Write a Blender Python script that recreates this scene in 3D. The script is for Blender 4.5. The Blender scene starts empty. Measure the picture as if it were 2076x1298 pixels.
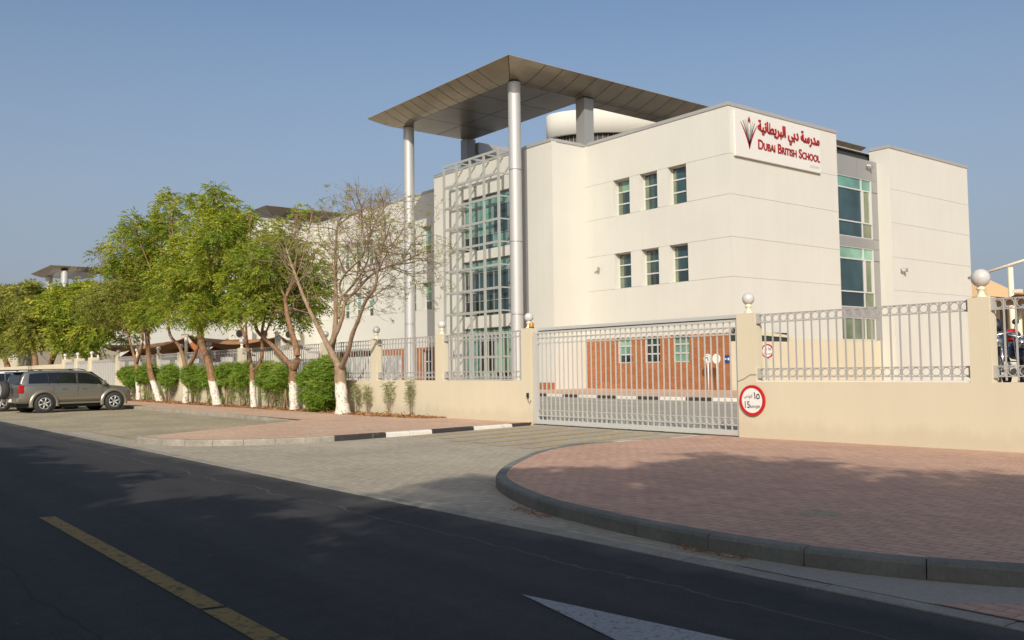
import bpy, bmesh, math, random
import numpy as np
from mathutils import Vector, Matrix

# ------------------------------------------------------------------ camera, world, sun, exposure
S = bpy.context.scene
COL = S.collection
random.seed(7)
RNG = np.random.default_rng(11)
FPX, YAW, PIT, ROLL, CAMH = 1842.3, -0.902529, 0.0542287, -0.0129953, 1.5
_w = np.array([math.sin(YAW)*math.cos(PIT), math.cos(YAW)*math.cos(PIT), math.sin(PIT)])
_r0 = np.array([math.cos(YAW), -math.sin(YAW), 0.0]); _u0 = np.cross(_r0, _w)
_r = _r0*math.cos(ROLL)+_u0*math.sin(ROLL); _u = -_r0*math.sin(ROLL)+_u0*math.cos(ROLL)
cam = bpy.data.cameras.new('camera'); cam_o = bpy.data.objects.new('camera', cam); COL.objects.link(cam_o)
cam_o.matrix_world = Matrix(((_r[0], _u[0], -_w[0], 0), (_r[1], _u[1], -_w[1], 0), (_r[2], _u[2], -_w[2], CAMH), (0, 0, 0, 1)))
cam.sensor_width = 36; cam.lens = 36*FPX/2076; cam.clip_start = .05; cam.clip_end = 3000
S.camera = cam_o

SUN_EL = math.radians(29.4)
SUN_DIR = Vector((math.cos(SUN_EL)*.7071, -math.cos(SUN_EL)*.7071, math.sin(SUN_EL)))   # towards the sun
world = bpy.data.worlds.new('World'); S.world = world; world.use_nodes = True
wn = world.node_tree; wn.nodes.clear()
sky = wn.nodes.new('ShaderNodeTexSky'); sky.sky_type = 'NISHITA'; sky.sun_disc = False
sky.sun_elevation = SUN_EL; sky.sun_rotation = math.radians(135)
sky.air_density = 1.0; sky.dust_density = 3.2; sky.ozone_density = 1.8; sky.altitude = 0
bg = wn.nodes.new('ShaderNodeBackground'); bg.inputs[1].default_value = 0.125
wo = wn.nodes.new('ShaderNodeOutputWorld')
# dusty desert air: the sky pales to grey towards the horizon
tcw = wn.nodes.new('ShaderNodeTexCoord'); sxw = wn.nodes.new('ShaderNodeSeparateXYZ'); wn.links.new(tcw.outputs['Generated'], sxw.inputs[0])
mrw = wn.nodes.new('ShaderNodeMapRange'); mrw.inputs[1].default_value = .0; mrw.inputs[2].default_value = .37; mrw.inputs[3].default_value = .97; mrw.inputs[4].default_value = .0
wn.links.new(sxw.outputs[2], mrw.inputs[0])
mxw = wn.nodes.new('ShaderNodeMix'); mxw.data_type = 'RGBA'; wn.links.new(mrw.outputs[0], mxw.inputs[0]); wn.links.new(sky.outputs[0], mxw.inputs[6]); mxw.inputs[7].default_value = (2.5, 2.83, 3.55, 1)
wn.links.new(mxw.outputs[2], bg.inputs[0]); wn.links.new(bg.outputs[0], wo.inputs[0])
sl = bpy.data.lights.new('sun', 'SUN'); sl.energy = 4.0; sl.angle = math.radians(.55); sl.color = (1.0, .93, .82)
so = bpy.data.objects.new('sun', sl); COL.objects.link(so); so.location = (20, -20, 30)
so.rotation_euler = (-SUN_DIR).to_track_quat('-Z', 'Y').to_euler()
S.view_settings.view_transform = 'Standard'; S.view_settings.look = 'None'
S.view_settings.exposure = 0.0; S.view_settings.gamma = 1.0
S.view_settings.use_curve_mapping = False

# surveying helper: where the sight line through a photo pixel meets a real plane (used to measure sizes)
def _ray(px, py): return _r*(px-1038)/FPX-_u*(py-649)/FPX+_w
def on_z(px, py, z=0.0): d = _ray(px, py); t = (z-CAMH)/d[2]; return Vector((d[0]*t, d[1]*t, z))
def on_y(px, py, y): d = _ray(px, py); t = y/d[1]; return Vector((d[0]*t, y, CAMH+d[2]*t))
def on_x(px, py, x): d = _ray(px, py); t = x/d[0]; return Vector((x, d[1]*t, CAMH+d[2]*t))

# ------------------------------------------------------------------ materials
def mat(name, col=(.5, .5, .5), rough=.7, metal=0.0, spec=.5):
    m = bpy.data.materials.new(name); m.use_nodes = True
    b = m.node_tree.nodes['Principled BSDF']
    b.inputs['Base Color'].default_value = (*col, 1); b.inputs['Roughness'].default_value = rough
    b.inputs['Metallic'].default_value = metal; b.inputs['Specular IOR Level'].default_value = spec
    return m
class NT:
    def __init__(s, m): s.m = m; s.t = m.node_tree; s.b = s.t.nodes['Principled BSDF']
    def n(s, t, **k):
        x = s.t.nodes.new(t)
        for a, v in k.items(): setattr(x, a, v)
        return x
    def l(s, a, b): s.t.links.new(a, b)
    def coord(s, scale=(1, 1, 1), rot=(0, 0, 0), kind='pos'):
        mp = s.n('ShaderNodeMapping'); mp.inputs['Scale'].default_value = scale; mp.inputs['Rotation'].default_value = rot
        if kind == 'pos': g = s.n('ShaderNodeNewGeometry'); s.l(g.outputs['Position'], mp.inputs[0])
        else: g = s.n('ShaderNodeTexCoord'); s.l(g.outputs['Object'], mp.inputs[0])
        return mp.outputs[0]
    def noise(s, v, scale=1., detail=4., rough=.55, dist=0.):
        x = s.n('ShaderNodeTexNoise'); x.inputs['Scale'].default_value = scale; x.inputs['Detail'].default_value = detail
        x.inputs['Roughness'].default_value = rough; x.inputs['Distortion'].default_value = dist
        s.l(v, x.inputs['Vector']); return x.outputs[0]
    def ramp(s, v, stops):
        x = s.n('ShaderNodeValToRGB'); e = x.color_ramp.elements
        while len(e) > 1: e.remove(e[-1])
        e[0].position = stops[0][0]; e[0].color = (*stops[0][1], 1)
        for p, c in stops[1:]:
            q = e.new(p); q.color = (*c, 1)
        s.l(v, x.inputs[0]); return x.outputs[0]
    def mix(s, f, a, b, mode='MIX'):
        x = s.n('ShaderNodeMix', data_type='RGBA', blend_type=mode)
        for val, i in ((f, 0), (a, 6), (b, 7)):
            if isinstance(val, (int, float)): x.inputs[i].default_value = val
            elif isinstance(val, tuple): x.inputs[i].default_value = (*val, 1)
            else: s.l(val, x.inputs[i])
        return x.outputs[2]
    def math(s, op, a, b=None, c=None):
        x = s.n('ShaderNodeMath', operation=op)
        for i, v in enumerate((a, b, c)):
            if v is None: continue
            if isinstance(v, (int, float)): x.inputs[i].default_value = v
            else: s.l(v, x.inputs[i])
        return x.outputs[0]
    def bump(s, h, strength=.3, dist=.02):
        x = s.n('ShaderNodeBump'); x.inputs['Strength'].default_value = strength; x.inputs['Distance'].default_value = dist
        s.l(h, x.inputs['Height']); s.l(x.outputs[0], s.b.inputs['Normal'])
    def col(s, c): s.l(c, s.b.inputs['Base Color'])

def g3(v): return (v, v, v)
def sc(c, k): return tuple(min(1, x*k) for x in c)
def plaster(name, col, rough=.85, amt=.06, streak=.05, bump=.15):
    m = mat(name, col, rough, spec=.25); t = NT(m)
    p = t.coord()
    a = t.ramp(t.noise(p, .35, 5), [(.3, g3(1-amt)), (.7, g3(1.0))])
    ps = t.coord((2.2, 2.2, .10)); b = t.ramp(t.noise(ps, 1.0, 5, .6), [(.35, g3(1-streak)), (.62, g3(1.0))])
    c = t.mix(1., t.mix(1., col, a, 'MULTIPLY'), b, 'MULTIPLY')
    t.col(c); t.bump(t.noise(p, 60, 3), bump, .004); return m
def dusty_foot(m, top=.42, c=(.36, .29, .19)):
    t = NT(m); src = t.b.inputs['Base Color'].links[0].from_socket; g = t.n('ShaderNodeNewGeometry'); sp = t.n('ShaderNodeSeparateXYZ'); t.l(g.outputs['Position'], sp.inputs[0])
    h = t.math('MULTIPLY_ADD', t.noise(t.coord((1, 1, .4)), 3.1, 6, .7), -.75, t.math('ADD', sp.outputs[2], .12)); f = t.ramp(h, [(-.0, g3(.22)), (top*.5, g3(.0))])
    spot = t.ramp(t.noise(t.coord(), 4.5, 5, .75), [(.68, g3(0)), (.76, g3(.22))]); t.col(t.mix(spot, t.mix(f, src, c), (.42, .34, .23)))
def paverm(name, c1, c2, mortar, w=.2, h=.1, rot=0., amt=.25, bumps=.5, mort=.006):
    m = mat(name, c1, .85, spec=.25); t = NT(m); p = t.coord(rot=(0, 0, rot))
    br = t.n('ShaderNodeTexBrick'); br.offset = .5
    br.inputs['Color1'].default_value = (*c1, 1); br.inputs['Color2'].default_value = (*c2, 1); br.inputs['Mortar'].default_value = (*mortar, 1)
    br.inputs['Scale'].default_value = 1; br.inputs['Brick Width'].default_value = w; br.inputs['Row Height'].default_value = h
    br.inputs['Mortar Size'].default_value = mort; br.inputs['Mortar Smooth'].default_value = .3; br.inputs['Bias'].default_value = 0
    nz = t.noise(p, 1.3, 3); wob = t.n('ShaderNodeVectorMath', operation='ADD')
    cr = t.ramp(nz, [(.3, (0, 0, 0)), (.7, (.012, .012, 0))]); t.l(p, wob.inputs[0]); t.l(cr, wob.inputs[1]); t.l(wob.outputs[0], br.inputs['Vector'])
    a = t.ramp(t.noise(p, .5, 6, .65), [(.3, g3(1-amt)), (.7, g3(1.08))])
    b = t.ramp(t.noise(p, 9, 4), [(.3, g3(.84)), (.7, g3(1.07))])
    base = t.mix(1., t.mix(1., br.outputs['Color'], a, 'MULTIPLY'), b, 'MULTIPLY')
    sand = t.ramp(t.noise(p, .8, 7, .7), [(.58, g3(0)), (.76, g3(.30))]); base = t.mix(sand, base, (.42, .34, .25))
    stain = t.ramp(t.noise(p, 2.3, 5, .6), [(.67, g3(0)), (.76, g3(.22))]); base = t.mix(stain, base, sc(c2, .5))
    t.col(base)
    hh = t.math('MULTIPLY_ADD', br.outputs['Fac'], -1.0, t.noise(p, 45, 3)); t.bump(hh, bumps, .006); return m

M = {}
M['white'] = plaster('white_render', (.60, .59, .53), amt=.045, streak=.022)
M['cream'] = plaster('cream_render', (.63, .565, .415), amt=.06, streak=.025)
dusty_foot(M['cream'])
M['coping'] = mat('grey_coping', (.42, .41, .39), .55, .3)
M['core'] = mat('dark_interior', (.03, .035, .035), .9)
M['alu'] = mat('brushed_aluminium', (.47, .47, .455), .55, .35)
M['alu_dark'] = mat('grey_cladding', (.34, .34, .33), .5, .35)
M['frame'] = mat('pale_window_frame', (.62, .62, .60), .5, .2)
M['screen'] = mat('painted_steel_screen', (.37, .38, .345), .55, .1)
M['rail'] = mat('grey_painted_steel', (.42, .41, .38), .5, .15)
M['gate'] = mat('pale_grey_gate_paint', (.50, .50, .46), .5, .1)
def canopy_mat():
    m = mat('canopy_metal_panels', (.30, .265, .21), .30, .75); t = NT(m); p = t.coord()
    t.col(t.mix(1., (.30, .255, .19), t.ramp(t.noise(p, .8, 4), [(.3, g3(.86)), (.7, g3(1.08))]), 'MULTIPLY')); return m
M['canopy'] = canopy_mat()
M['seam'] = mat('dark_seam', (.06, .05, .045), .8)
def glass(name, col, rough=.04):
    m = mat(name, col, rough, 0, .9); t = NT(m); p = t.coord()
    c = t.mix(1., col, t.ramp(t.noise(p, .55, 3), [(.3, g3(.65)), (.7, g3(1.35))]), 'MULTIPLY'); t.col(c)
    t.bump(t.noise(p, .8, 2), .05, .02); return m
M['glass'] = glass('teal_window_glass', (.03, .062, .066))
M['glass2'] = glass('dark_window_glass', (.02, .035, .035))
M['blind'] = glass('green_glass_over_blind', (.20, .36, .26), .12)
M['olive'] = glass('olive_glass_over_blind', (.16, .19, .11), .1)
M['teal'] = glass('light_teal_glass', (.12, .27, .22), .08)
def brick_wall():
    m = mat('orange_brick_cladding', (.42, .18, .08), .85, spec=.2); t = NT(m)
    g = t.n('ShaderNodeNewGeometry'); sp = t.n('ShaderNodeSeparateXYZ'); t.l(g.outputs['Position'], sp.inputs[0])
    cb = t.n('ShaderNodeCombineXYZ'); t.l(t.math('ADD', sp.outputs[0], sp.outputs[1]), cb.inputs[0]); t.l(sp.outputs[2], cb.inputs[1])
    br = t.n('ShaderNodeTexBrick'); t.l(cb.outputs[0], br.inputs['Vector'])
    br.inputs['Color1'].default_value = (.39, .165, .07, 1); br.inputs['Color2'].default_value = (.32, .125, .052, 1)
    br.inputs['Mortar'].default_value = (.26, .11, .05, 1); br.inputs['Scale'].default_value = 1
    br.inputs['Brick Width'].default_value = .36; br.inputs['Row Height'].default_value = .12; br.inputs['Mortar Size'].default_value = .008
    p = t.coord(); a = t.ramp(t.noise(p, .9, 4), [(.3, g3(.88)), (.7, g3(1.08))])
    t.col(t.mix(1., br.outputs['Color'], a, 'MULTIPLY')); return m
M['brick'] = brick_wall()
def asphalt(name, base, dusty):
    m = mat(name, base, .82, spec=.3); t = NT(m); p = t.coord()
    big = t.noise(p, .33, 6, .65); fine = t.noise(p, 70, 3, .7); mid = t.noise(p, 6, 5, .7)
    c = t.ramp(big, [(.3, base), (.72, sc(base, 1.35))])
    c = t.mix(1., c, t.ramp(fine, [(.3, g3(.65)), (.62, g3(1.15)), (.78, g3(2.3))]), 'MULTIPLY')
    c = t.mix(1., c, t.ramp(mid, [(.35, g3(.85)), (.65, g3(1.12))]), 'MULTIPLY')
    lane = t.noise(t.coord((.03, 1.1, 1)), 1.0, 3); c = t.mix(1., c, t.ramp(lane, [(.35, g3(.8)), (.65, g3(1.22))]), 'MULTIPLY')
    st = t.ramp(t.noise(t.coord(), 150, 2, .6), [(.5, g3(.7)), (.72, g3(2.0))]); c = t.mix(.6, c, t.mix(1., c, st, 'MULTIPLY'))
    oil = t.ramp(t.noise(t.coord(), .9, 4, .6), [(.66, g3(0)), (.74, g3(.55))]); c = t.mix(oil, c, sc(base, .45))
    sp = t.n('ShaderNodeSeparateXYZ'); t.l(p, sp.inputs[0])
    # dust swept to the road's edge
    edge = t.math('MULTIPLY_ADD', t.noise(p, .9, 5), 1.6, t.math('ADD', sp.outputs[1], -5.9))
    f = t.ramp(edge, [(.0, (0, 0, 0)), (.55, g3(.55))])
    c = t.mix(f, c, dusty)
    # meandering cracks parallel to the kerb
    for off, amp, sc_ in ((4.75, .55, .8), (1.35, .5, .5)):
        d = t.math('ABSOLUTE', t.math('MULTIPLY_ADD', t.noise(p, sc_, 6, .6), amp, t.math('ADD', sp.outputs[1], -off-amp*.5)))
        k = t.ramp(d, [(.006, g3(.75)), (.016, (0, 0, 0))]); c = t.mix(k, c, (.10, .095, .085) if off > 3 else (.02, .02, .02))
    # scattered pale grit
    vo = t.n('ShaderNodeTexVoronoi'); vo.inputs['Scale'].default_value = 2.3; t.l(p, vo.inputs['Vector'])
    c = t.mix(t.ramp(vo.outputs['Distance'], [(.018, g3(.8)), (.03, (0, 0, 0))]), c, (.25, .24, .22))
    t.col(c); t.bump(fine, .55, .01); return m
M['asphalt'] = asphalt('road_asphalt', (.037, .036, .037), (.17, .155, .13))
def simple_ground(name, c, k=.25, s=1., b=.3, fine=40):
    m = mat(name, c, .9, spec=.2); t = NT(m); p = t.coord()
    x = t.mix(1., c, t.ramp(t.noise(p, s, 6, .65), [(.3, g3(1-k)), (.7, g3(1+k*.5))]), 'MULTIPLY')
    x = t.mix(1., x, t.ramp(t.noise(p, fine, 3, .7), [(.3, g3(.85)), (.7, g3(1.1))]), 'MULTIPLY'); t.col(x)
    t.bump(t.noise(p, fine, 4), b, .01); return m
M['sand'] = simple_ground('sandy_ground', (.36, .30, .22), .2, .2)
M['yard'] = simple_ground('sunbleached_asphalt', (.37, .335, .275), .15, .4)
M['soil'] = simple_ground('red_brown_litter_soil', (.26, .13, .06), .4, 3)
def kerbm():
    m = mat('kerb_concrete', (.27, .25, .21), .88, spec=.2); t = NT(m); p = t.coord()
    c = t.mix(1., (.36, .33, .27), t.ramp(t.noise(p, 2.2, 6, .7), [(.3, g3(.68)), (.7, g3(1.12))]), 'MULTIPLY')
    c = t.mix(1., c, t.ramp(t.noise(p, 30, 4, .7), [(.3, g3(.8)), (.7, g3(1.1))]), 'MULTIPLY')
    t.col(c); t.bump(t.noise(p, 25, 5), .4, .01); return m
M['kerb'] = kerbm()
M['kerb_dark'] = simple_ground('shaded_grey_kerb', (.20, .205, .18), .3, 1.5, .3, 30)  # darker kerb copy: the shade on the right kerb is put into its colour
def worn(name, c, under, amt=.5, s=5):
    m = mat(name, c, .7, spec=.3); t = NT(m); p = t.coord()
    f = t.ramp(t.noise(p, s, 7, .75), [(amt-.06, (0, 0, 0)), (amt+.06, g3(1))])
    x = t.mix(f, under, c); x = t.mix(1., x, t.ramp(t.noise(p, 55, 3), [(.3, g3(.75)), (.7, g3(1.1))]), 'MULTIPLY'); t.col(x); t.bump(t.noise(p, 60, 3), .4, .008); return m
M['kerb_white'] = worn('white_kerb_paint', (.74, .70, .62), (.42, .39, .34), .33)
M['kerb_black'] = worn('black_kerb_paint', (.045, .042, .04), (.16, .15, .13), .36)
M['yellow'] = worn('worn_yellow_line', (.30, .195, .05), (.06, .055, .045), .44, 11)
M['yellow_pale'] = worn('faded_yellow_hatching', (.48, .35, .14), (.40, .35, .26), .52, 3)
M['white_line'] = worn('worn_white_line', (.36, .36, .36), (.07, .07, .07), .40, 22)
M['paver_grey'] = paverm('grey_block_paving', (.48, .42, .32), (.42, .365, .275), (.28, .245, .18), .22, .11, 0., .2)
M['paver_bay'] = paverm('brown_block_paving', (.46, .395, .265), (.40, .34, .225), (.27, .23, .15), .22, .11, 0., .3)
M['paver_red'] = paverm('red_block_paving', (.61, .39, .275), (.53, .33, .24), (.28, .18, .14), .22, .11, math.radians(0), .14, mort=.005)
M['paver_pink'] = paverm('pink_block_paving', (.66, .45, .315), (.58, .39, .27), (.42, .29, .20), .22, .11, 0., .15)
def bark(name='bark', c1=(.34, .19, .10), c2=(.12, .075, .05), white=True):
    m = mat(name, c1, .9, spec=.2); t = NT(m); p = t.coord((1, 1, .35), kind='obj')
    c = t.ramp(t.noise(p, 9, 6, .7), [(.3, c2), (.65, c1)])
    if white:
        q = t.coord(kind='obj'); sp = t.n('ShaderNodeSeparateXYZ'); t.l(q, sp.inputs[0])
        h = t.math('MULTIPLY_ADD', t.noise(q, 9, 6, .7), .45, t.math('ADD', sp.outputs[2], -.2))
        f = t.ramp(h, [(.0, g3(1)), (.999, g3(1))]) if False else t.math('LESS_THAN', h, 1.12)
        chips = t.ramp(t.noise(t.coord((1, 1, .5), kind='obj'), 16, 5, .7), [(.40, g3(.1)), (.47, g3(1))])
        c = t.mix(t.math('MULTIPLY', f, chips), c, (.70, .65, .56))
    t.col(c); t.bump(t.noise(p, 14, 6, .7), .7, .03); return m
M['bark'] = bark(); M['bark_plain'] = bark('bark_unpainted', (.30, .21, .15), (.17, .12, .09), False)
M['bark_pale'] = bark('pale_bark', (.36, .26, .17), (.19, .135, .09), True)
M['twig'] = mat('twig_bark', (.26, .18, .13), .9)
M['stem'] = mat('shrub_stem', (.28, .19, .12), .9)
def leafm(name, c_a, c_b, c_c, tr=.35):
    m = mat(name, c_a, .6, spec=.3); t = NT(m); p = t.coord()
    at = t.n('ShaderNodeAttribute'); at.attribute_name = 'tint'
    n = t.noise(p, .8, 3)
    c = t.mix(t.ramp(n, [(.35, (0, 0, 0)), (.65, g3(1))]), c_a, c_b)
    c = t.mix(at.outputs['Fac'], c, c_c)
    t.col(c)
    td = t.n('ShaderNodeBsdfTranslucent'); t.l(t.mix(.5, c, (.30, .30, .03)), td.inputs[0])
    ms = t.n('ShaderNodeMixShader'); ms.inputs[0].default_value = tr
    out = [x for x in t.t.nodes if x.type == 'OUTPUT_MATERIAL'][0]
    t.l(t.b.outputs[0], ms.inputs[1]); t.l(td.outputs[0], ms.inputs[2]); t.l(ms.outputs[0], out.inputs[0]); return m
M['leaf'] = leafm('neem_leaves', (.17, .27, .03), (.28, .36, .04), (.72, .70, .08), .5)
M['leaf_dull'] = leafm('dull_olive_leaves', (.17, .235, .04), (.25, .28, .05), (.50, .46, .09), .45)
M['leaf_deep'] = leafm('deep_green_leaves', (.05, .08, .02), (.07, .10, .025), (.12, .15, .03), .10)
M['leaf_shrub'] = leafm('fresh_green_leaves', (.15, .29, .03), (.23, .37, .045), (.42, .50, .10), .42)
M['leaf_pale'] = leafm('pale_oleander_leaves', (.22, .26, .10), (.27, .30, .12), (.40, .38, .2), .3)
M['globe'] = mat('white_globe', (.55, .53, .50), .18, 0, .6)
M['globe_grey'] = mat('grey_translucent_globe', (.45, .44, .43), .15, 0, .6)
M['postcream'] = mat('cream_post', (.74, .66, .48), .55)
M['amber'] = mat('amber_beacon', (.45, .20, .03), .25)
M['red'] = mat('red_sign_rim', (.50, .012, .012), .45)
M['signwhite'] = mat('white_sign_face', (.76, .74, .70), .4)
M['board'] = mat('grey_white_sign_board', (.66, .645, .60), .4)
M['black'] = mat('black_paint', (.012, .012, .012), .5)
M['maroon'] = mat('maroon_letters', (.30, .012, .015), .35)
M['greytext'] = mat('grey_letters', (.40, .40, .44), .5)
M['logo_grey'] = mat('grey_emblem_leaf', (.30, .30, .27), .5)
M['logo_green'] = mat('dark_green_emblem_leaf', (.04, .09, .08), .5)
M['blue'] = mat('blue_sign', (.02, .05, .25), .4)
M['rubber'] = mat('tyre_rubber', (.035, .034, .032), .8)
M['chrome'] = mat('polished_metal', (.65, .64, .62), .18, 1.)
M['plastic'] = mat('black_plastic', (.02, .02, .02), .45)
M['sail'] = mat('tan_shade_fabric', (.40, .20, .085), .9)
M['wood'] = mat('orange_brown_timber', (.40, .13, .04), .7)
M['acwhite'] = mat('air_conditioner_casing', (.66, .63, .56), .5)
M['leaf_litter'] = leafm('dry_fallen_leaves', (.34, .17, .07), (.45, .26, .11), (.22, .11, .05), .05)

# ------------------------------------------------------------------ mesh helpers
class MB:
    def __init__(s): s.v = []; s.f = []; s.sm = []
    def add(s, vs, fs, smooth=False):
        o = len(s.v); s.v += [tuple(p) for p in vs]; s.f += [tuple(i+o for i in f) for f in fs]; s.sm += [smooth]*len(fs); return s
    def box(s, a, b):
        x0, y0, z0 = [min(p, q) for p, q in zip(a, b)]; x1, y1, z1 = [max(p, q) for p, q in zip(a, b)]
        return s.add([(x0, y0, z0), (x1, y0, z0), (x1, y1, z0), (x0, y1, z0), (x0, y0, z1), (x1, y0, z1), (x1, y1, z1), (x0, y1, z1)],
                     [(3, 2, 1, 0), (4, 5, 6, 7), (0, 1, 5, 4), (1, 2, 6, 5), (2, 3, 7, 6), (3, 0, 4, 7)])
    def quad(s, *p): return s.add(p, [tuple(range(len(p)))])
    def tube(s, pts, rad, n=8, cap=True):
        pts = [Vector(p) for p in pts]
        if not isinstance(rad, (list, tuple)): rad = [rad]*len(pts)
        vs = []; up = None
        for i, p in enumerate(pts):
            d = (pts[min(i+1, len(pts)-1)]-pts[max(i-1, 0)]).normalized()
            if up is None: up = Vector((0, 0, 1)) if abs(d.z) < .9 else Vector((1, 0, 0))
            a = d.cross(up)
            if a.length < 1e-4: a = d.cross(Vector((0, 1, 0)))
            a.normalize(); b = d.cross(a).normalized(); up = -b if False else up
            for k in range(n):
                t = 2*math.pi*k/n; vs.append(p+(a*math.cos(t)+b*math.sin(t))*rad[i])
        fs = [(i*n+k, i*n+(k+1) % n, (i+1)*n+(k+1) % n, (i+1)*n+k) for i in range(len(pts)-1) for k in range(n)]
        s.add(vs, fs, True)
        if cap:
            o = len(s.v)-len(vs); s.f.append(tuple(o+k for k in range(n))[::-1]); s.f.append(tuple(o+(len(pts)-1)*n+k for k in range(n))); s.sm += [False, False]
        return s
    def lathe(s, prof, c=(0, 0, 0), n=20, axis='z', smooth=True):
        vs = []
        for r, h in prof:
            for k in range(n):
                t = 2*math.pi*k/n; x, y = r*math.cos(t), r*math.sin(t)
                q = (x, y, h) if axis == 'z' else ((h, x, y) if axis == 'x' else (x, h, y))
                vs.append((q[0]+c[0], q[1]+c[1], q[2]+c[2]))
        m = len(prof)
        fs = [(i*n+k, i*n+(k+1) % n, (i+1)*n+(k+1) % n, (i+1)*n+k) for i in range(m-1) for k in range(n)]
        return s.add(vs, fs, smooth)
    def ring(s, c, R, r, axis='y', n=16, m=5):
        vs = []
        for i in range(n):
            a = 2*math.pi*i/n
            for j in range(m):
                b = 2*math.pi*j/m; q = R+r*math.cos(b); h = r*math.sin(b)
                if axis == 'y': vs.append((c[0]+q*math.cos(a), c[1]+h, c[2]+q*math.sin(a)))
                else: vs.append((c[0]+h, c[1]+q*math.cos(a), c[2]+q*math.sin(a)))
        fs = [(i*m+j, i*m+(j+1) % m, ((i+1) % n)*m+(j+1) % m, ((i+1) % n)*m+j) for i in range(n) for j in range(m)]
        return s.add(vs, fs, True)
    def build(s, name, m=None, parent=None, local=False, bevel=0, smooth=False, kind=None):
        me = bpy.data.meshes.new(name); off = Vector((0, 0, 0))
        if parent is not None and not local:
            q = parent
            while q is not None: off = off+q.location; q = q.parent
        me.from_pydata([(p[0]-off.x, p[1]-off.y, p[2]-off.z) for p in s.v], [], s.f)
        me.polygons.foreach_set('use_smooth', [True]*len(s.f) if smooth else s.sm)
        me.update()
        o = bpy.data.objects.new(name, me); COL.objects.link(o)
        if m: me.materials.append(m)
        if parent is not None: o.parent = parent
        if bevel:
            b = o.modifiers.new('bevel', 'BEVEL'); b.width = bevel; b.segments = 2; b.limit_method = 'ANGLE'
        if kind: o['kind'] = kind
        return o

def tag(o, label, cat, group=None, kind=None):
    if label: o['label'] = label
    if cat: o['category'] = cat
    if group: o['group'] = group
    if kind: o['kind'] = kind
    return o
def thing(name, label, cat, loc=(0, 0, 0), rz=0., group=None):
    o = bpy.data.objects.new(name, None); COL.objects.link(o); o.location = loc; o.rotation_euler = (0, 0, rz); o.empty_display_size = .3
    return tag(o, label, cat, group)
def copy_tree(o, parent=None):
    c = o.copy(); COL.objects.link(c); c.parent = parent
    for ch in [x for x in o.children]: copy_tree(ch, c)
    return c
def struct(name, mb, m, **k): return mb.build(name, m, kind='structure', **k)

# ------------------------------------------------------------------ ground, road, paving, kerbs
ROAD_E = 5.42
struct('ground', MB().quad((-900, -500, -.05), (500, -500, -.05), (500, 900, -.05), (-900, 900, -.05)), M['sand'])
struct('road', MB().quad((-400, -3.2, 0), (60, -3.2, 0), (60, ROAD_E, 0), (-400, ROAD_E, 0)), M['asphalt'])
struct('far_verge', MB().box((-400, -14, -.05), (60, -3.2, .1)), M['paver_red'])
ch = MB()
for i in range(60):
    x = -60+i*1.2; ch.box((x+.006, ROAD_E, -.05), (x+1.194, ROAD_E+.17, .006+.002*(i % 2)))
ch.box((-400, ROAD_E, -.05), (-60, ROAD_E+.17, .006))
struct('road_edge_kerb', ch, M['kerb'])
def gridmesh(xs, ys, zf):
    m = MB(); vs = [(x, y, zf(x, y)) for y in ys for x in xs]; n = len(xs)
    m.add(vs, [(j*n+i, j*n+i+1, (j+1)*n+i+1, (j+1)*n+i) for j in range(len(ys)-1) for i in range(n-1)]); return m
def ramp_z(y): return .004+max(0, min(1, (y-8.5)/6.))*.055
struct('driveway', gridmesh([-26, -19, -16, -13, -10, -7, -4, 0, 8], [ROAD_E+.17, 6.5, 8.5, 10, 11.5, 13, 14.5, 15.3], lambda x, y: ramp_z(y)), M['paver_grey'])
struct('parking_bay', MB().quad((-140, ROAD_E+.17, .006), (-26, ROAD_E+.17, .006), (-26, 12.2, .006), (-140, 12.2, .006)), M['paver_bay'])
struct('parking_bay_end', MB().quad((-26, 6.1, .012), (-19.6, 6.1, .012), (-24.9, 12.2, .067), (-26, 12.2, .067)), M['paver_bay'])
struct('yard', MB().quad((-150, 15.29, .055), (20, 15.29, .055), (20, 120, .055), (-150, 120, .055)), M['yard'])
# pavement left of the gate: strip by the wall plus the tongue beside the driveway
WY = 15.05
LK = [(-20.9, 5.95), (-20.3, 5.98), (-19.5, 6.15), (-18.8, 6.6), (-18.2, 7.3), (-17.85, 8.2), (-17.7, 9.3), (-17.72, 10.4), (-17.78, 11.5), (-17.86, 12.6), (-17.95, 13.7), (-18.05, 14.8)]
def dense(path, k=6):
    out = []
    P = [Vector((x, y)) for x, y in path]
    for i in range(len(P)-1):
        p0, p1, p2, p3 = P[max(i-1, 0)], P[i], P[i+1], P[min(i+2, len(P)-1)]
        for j in range(k):
            t = j/k; q = .5*((2*p1)+(-p0+p2)*t+(2*p0-5*p1+4*p2-p3)*t*t+(-p0+3*p1-3*p2+p3)*t**3); out.append((q.x, q.y))
    out.append(tuple(P[-1])); return out
def inset(path, w):
    out = []
    for i, (x, y) in enumerate(path):
        a = Vector(path[max(i-1, 0)]); b = Vector(path[min(i+1, len(path)-1)]); d = (b-a).normalized(); out.append((x-d.y*w, y+d.x*w))
    return out
LK = dense(LK, 4); KH = .135
pl = MB(); inner = inset(LK, .11)
pts = [(x, y, KH-.005) for x, y in inner] + [(-18.3, WY+.02, .12), (-24, WY+.02, .09), (-24, 13.6, .12), (-24.4, 12.3, .125), (-24.4, 11.55, .125), (-21.6, 7.0, .05)]
pl.quad(*pts)
pl.quad((-24, WY+.02, .09), (-52, WY+.02, .05), (-52, 13.6, .10), (-24, 13.6, .12))
pl.quad((-24, 13.6, .12), (-52, 13.6, .10), (-52, 11.5, .12), (-24.4, 11.55, .125), (-24.4, 12.3, .125))
pl.quad((-52, WY+.02, .05), (-150, WY+.02, .05), (-150, 11.5, .11), (-52, 11.5, .12))
struct('left_pavement', pl, M['paver_pink'])
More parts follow.
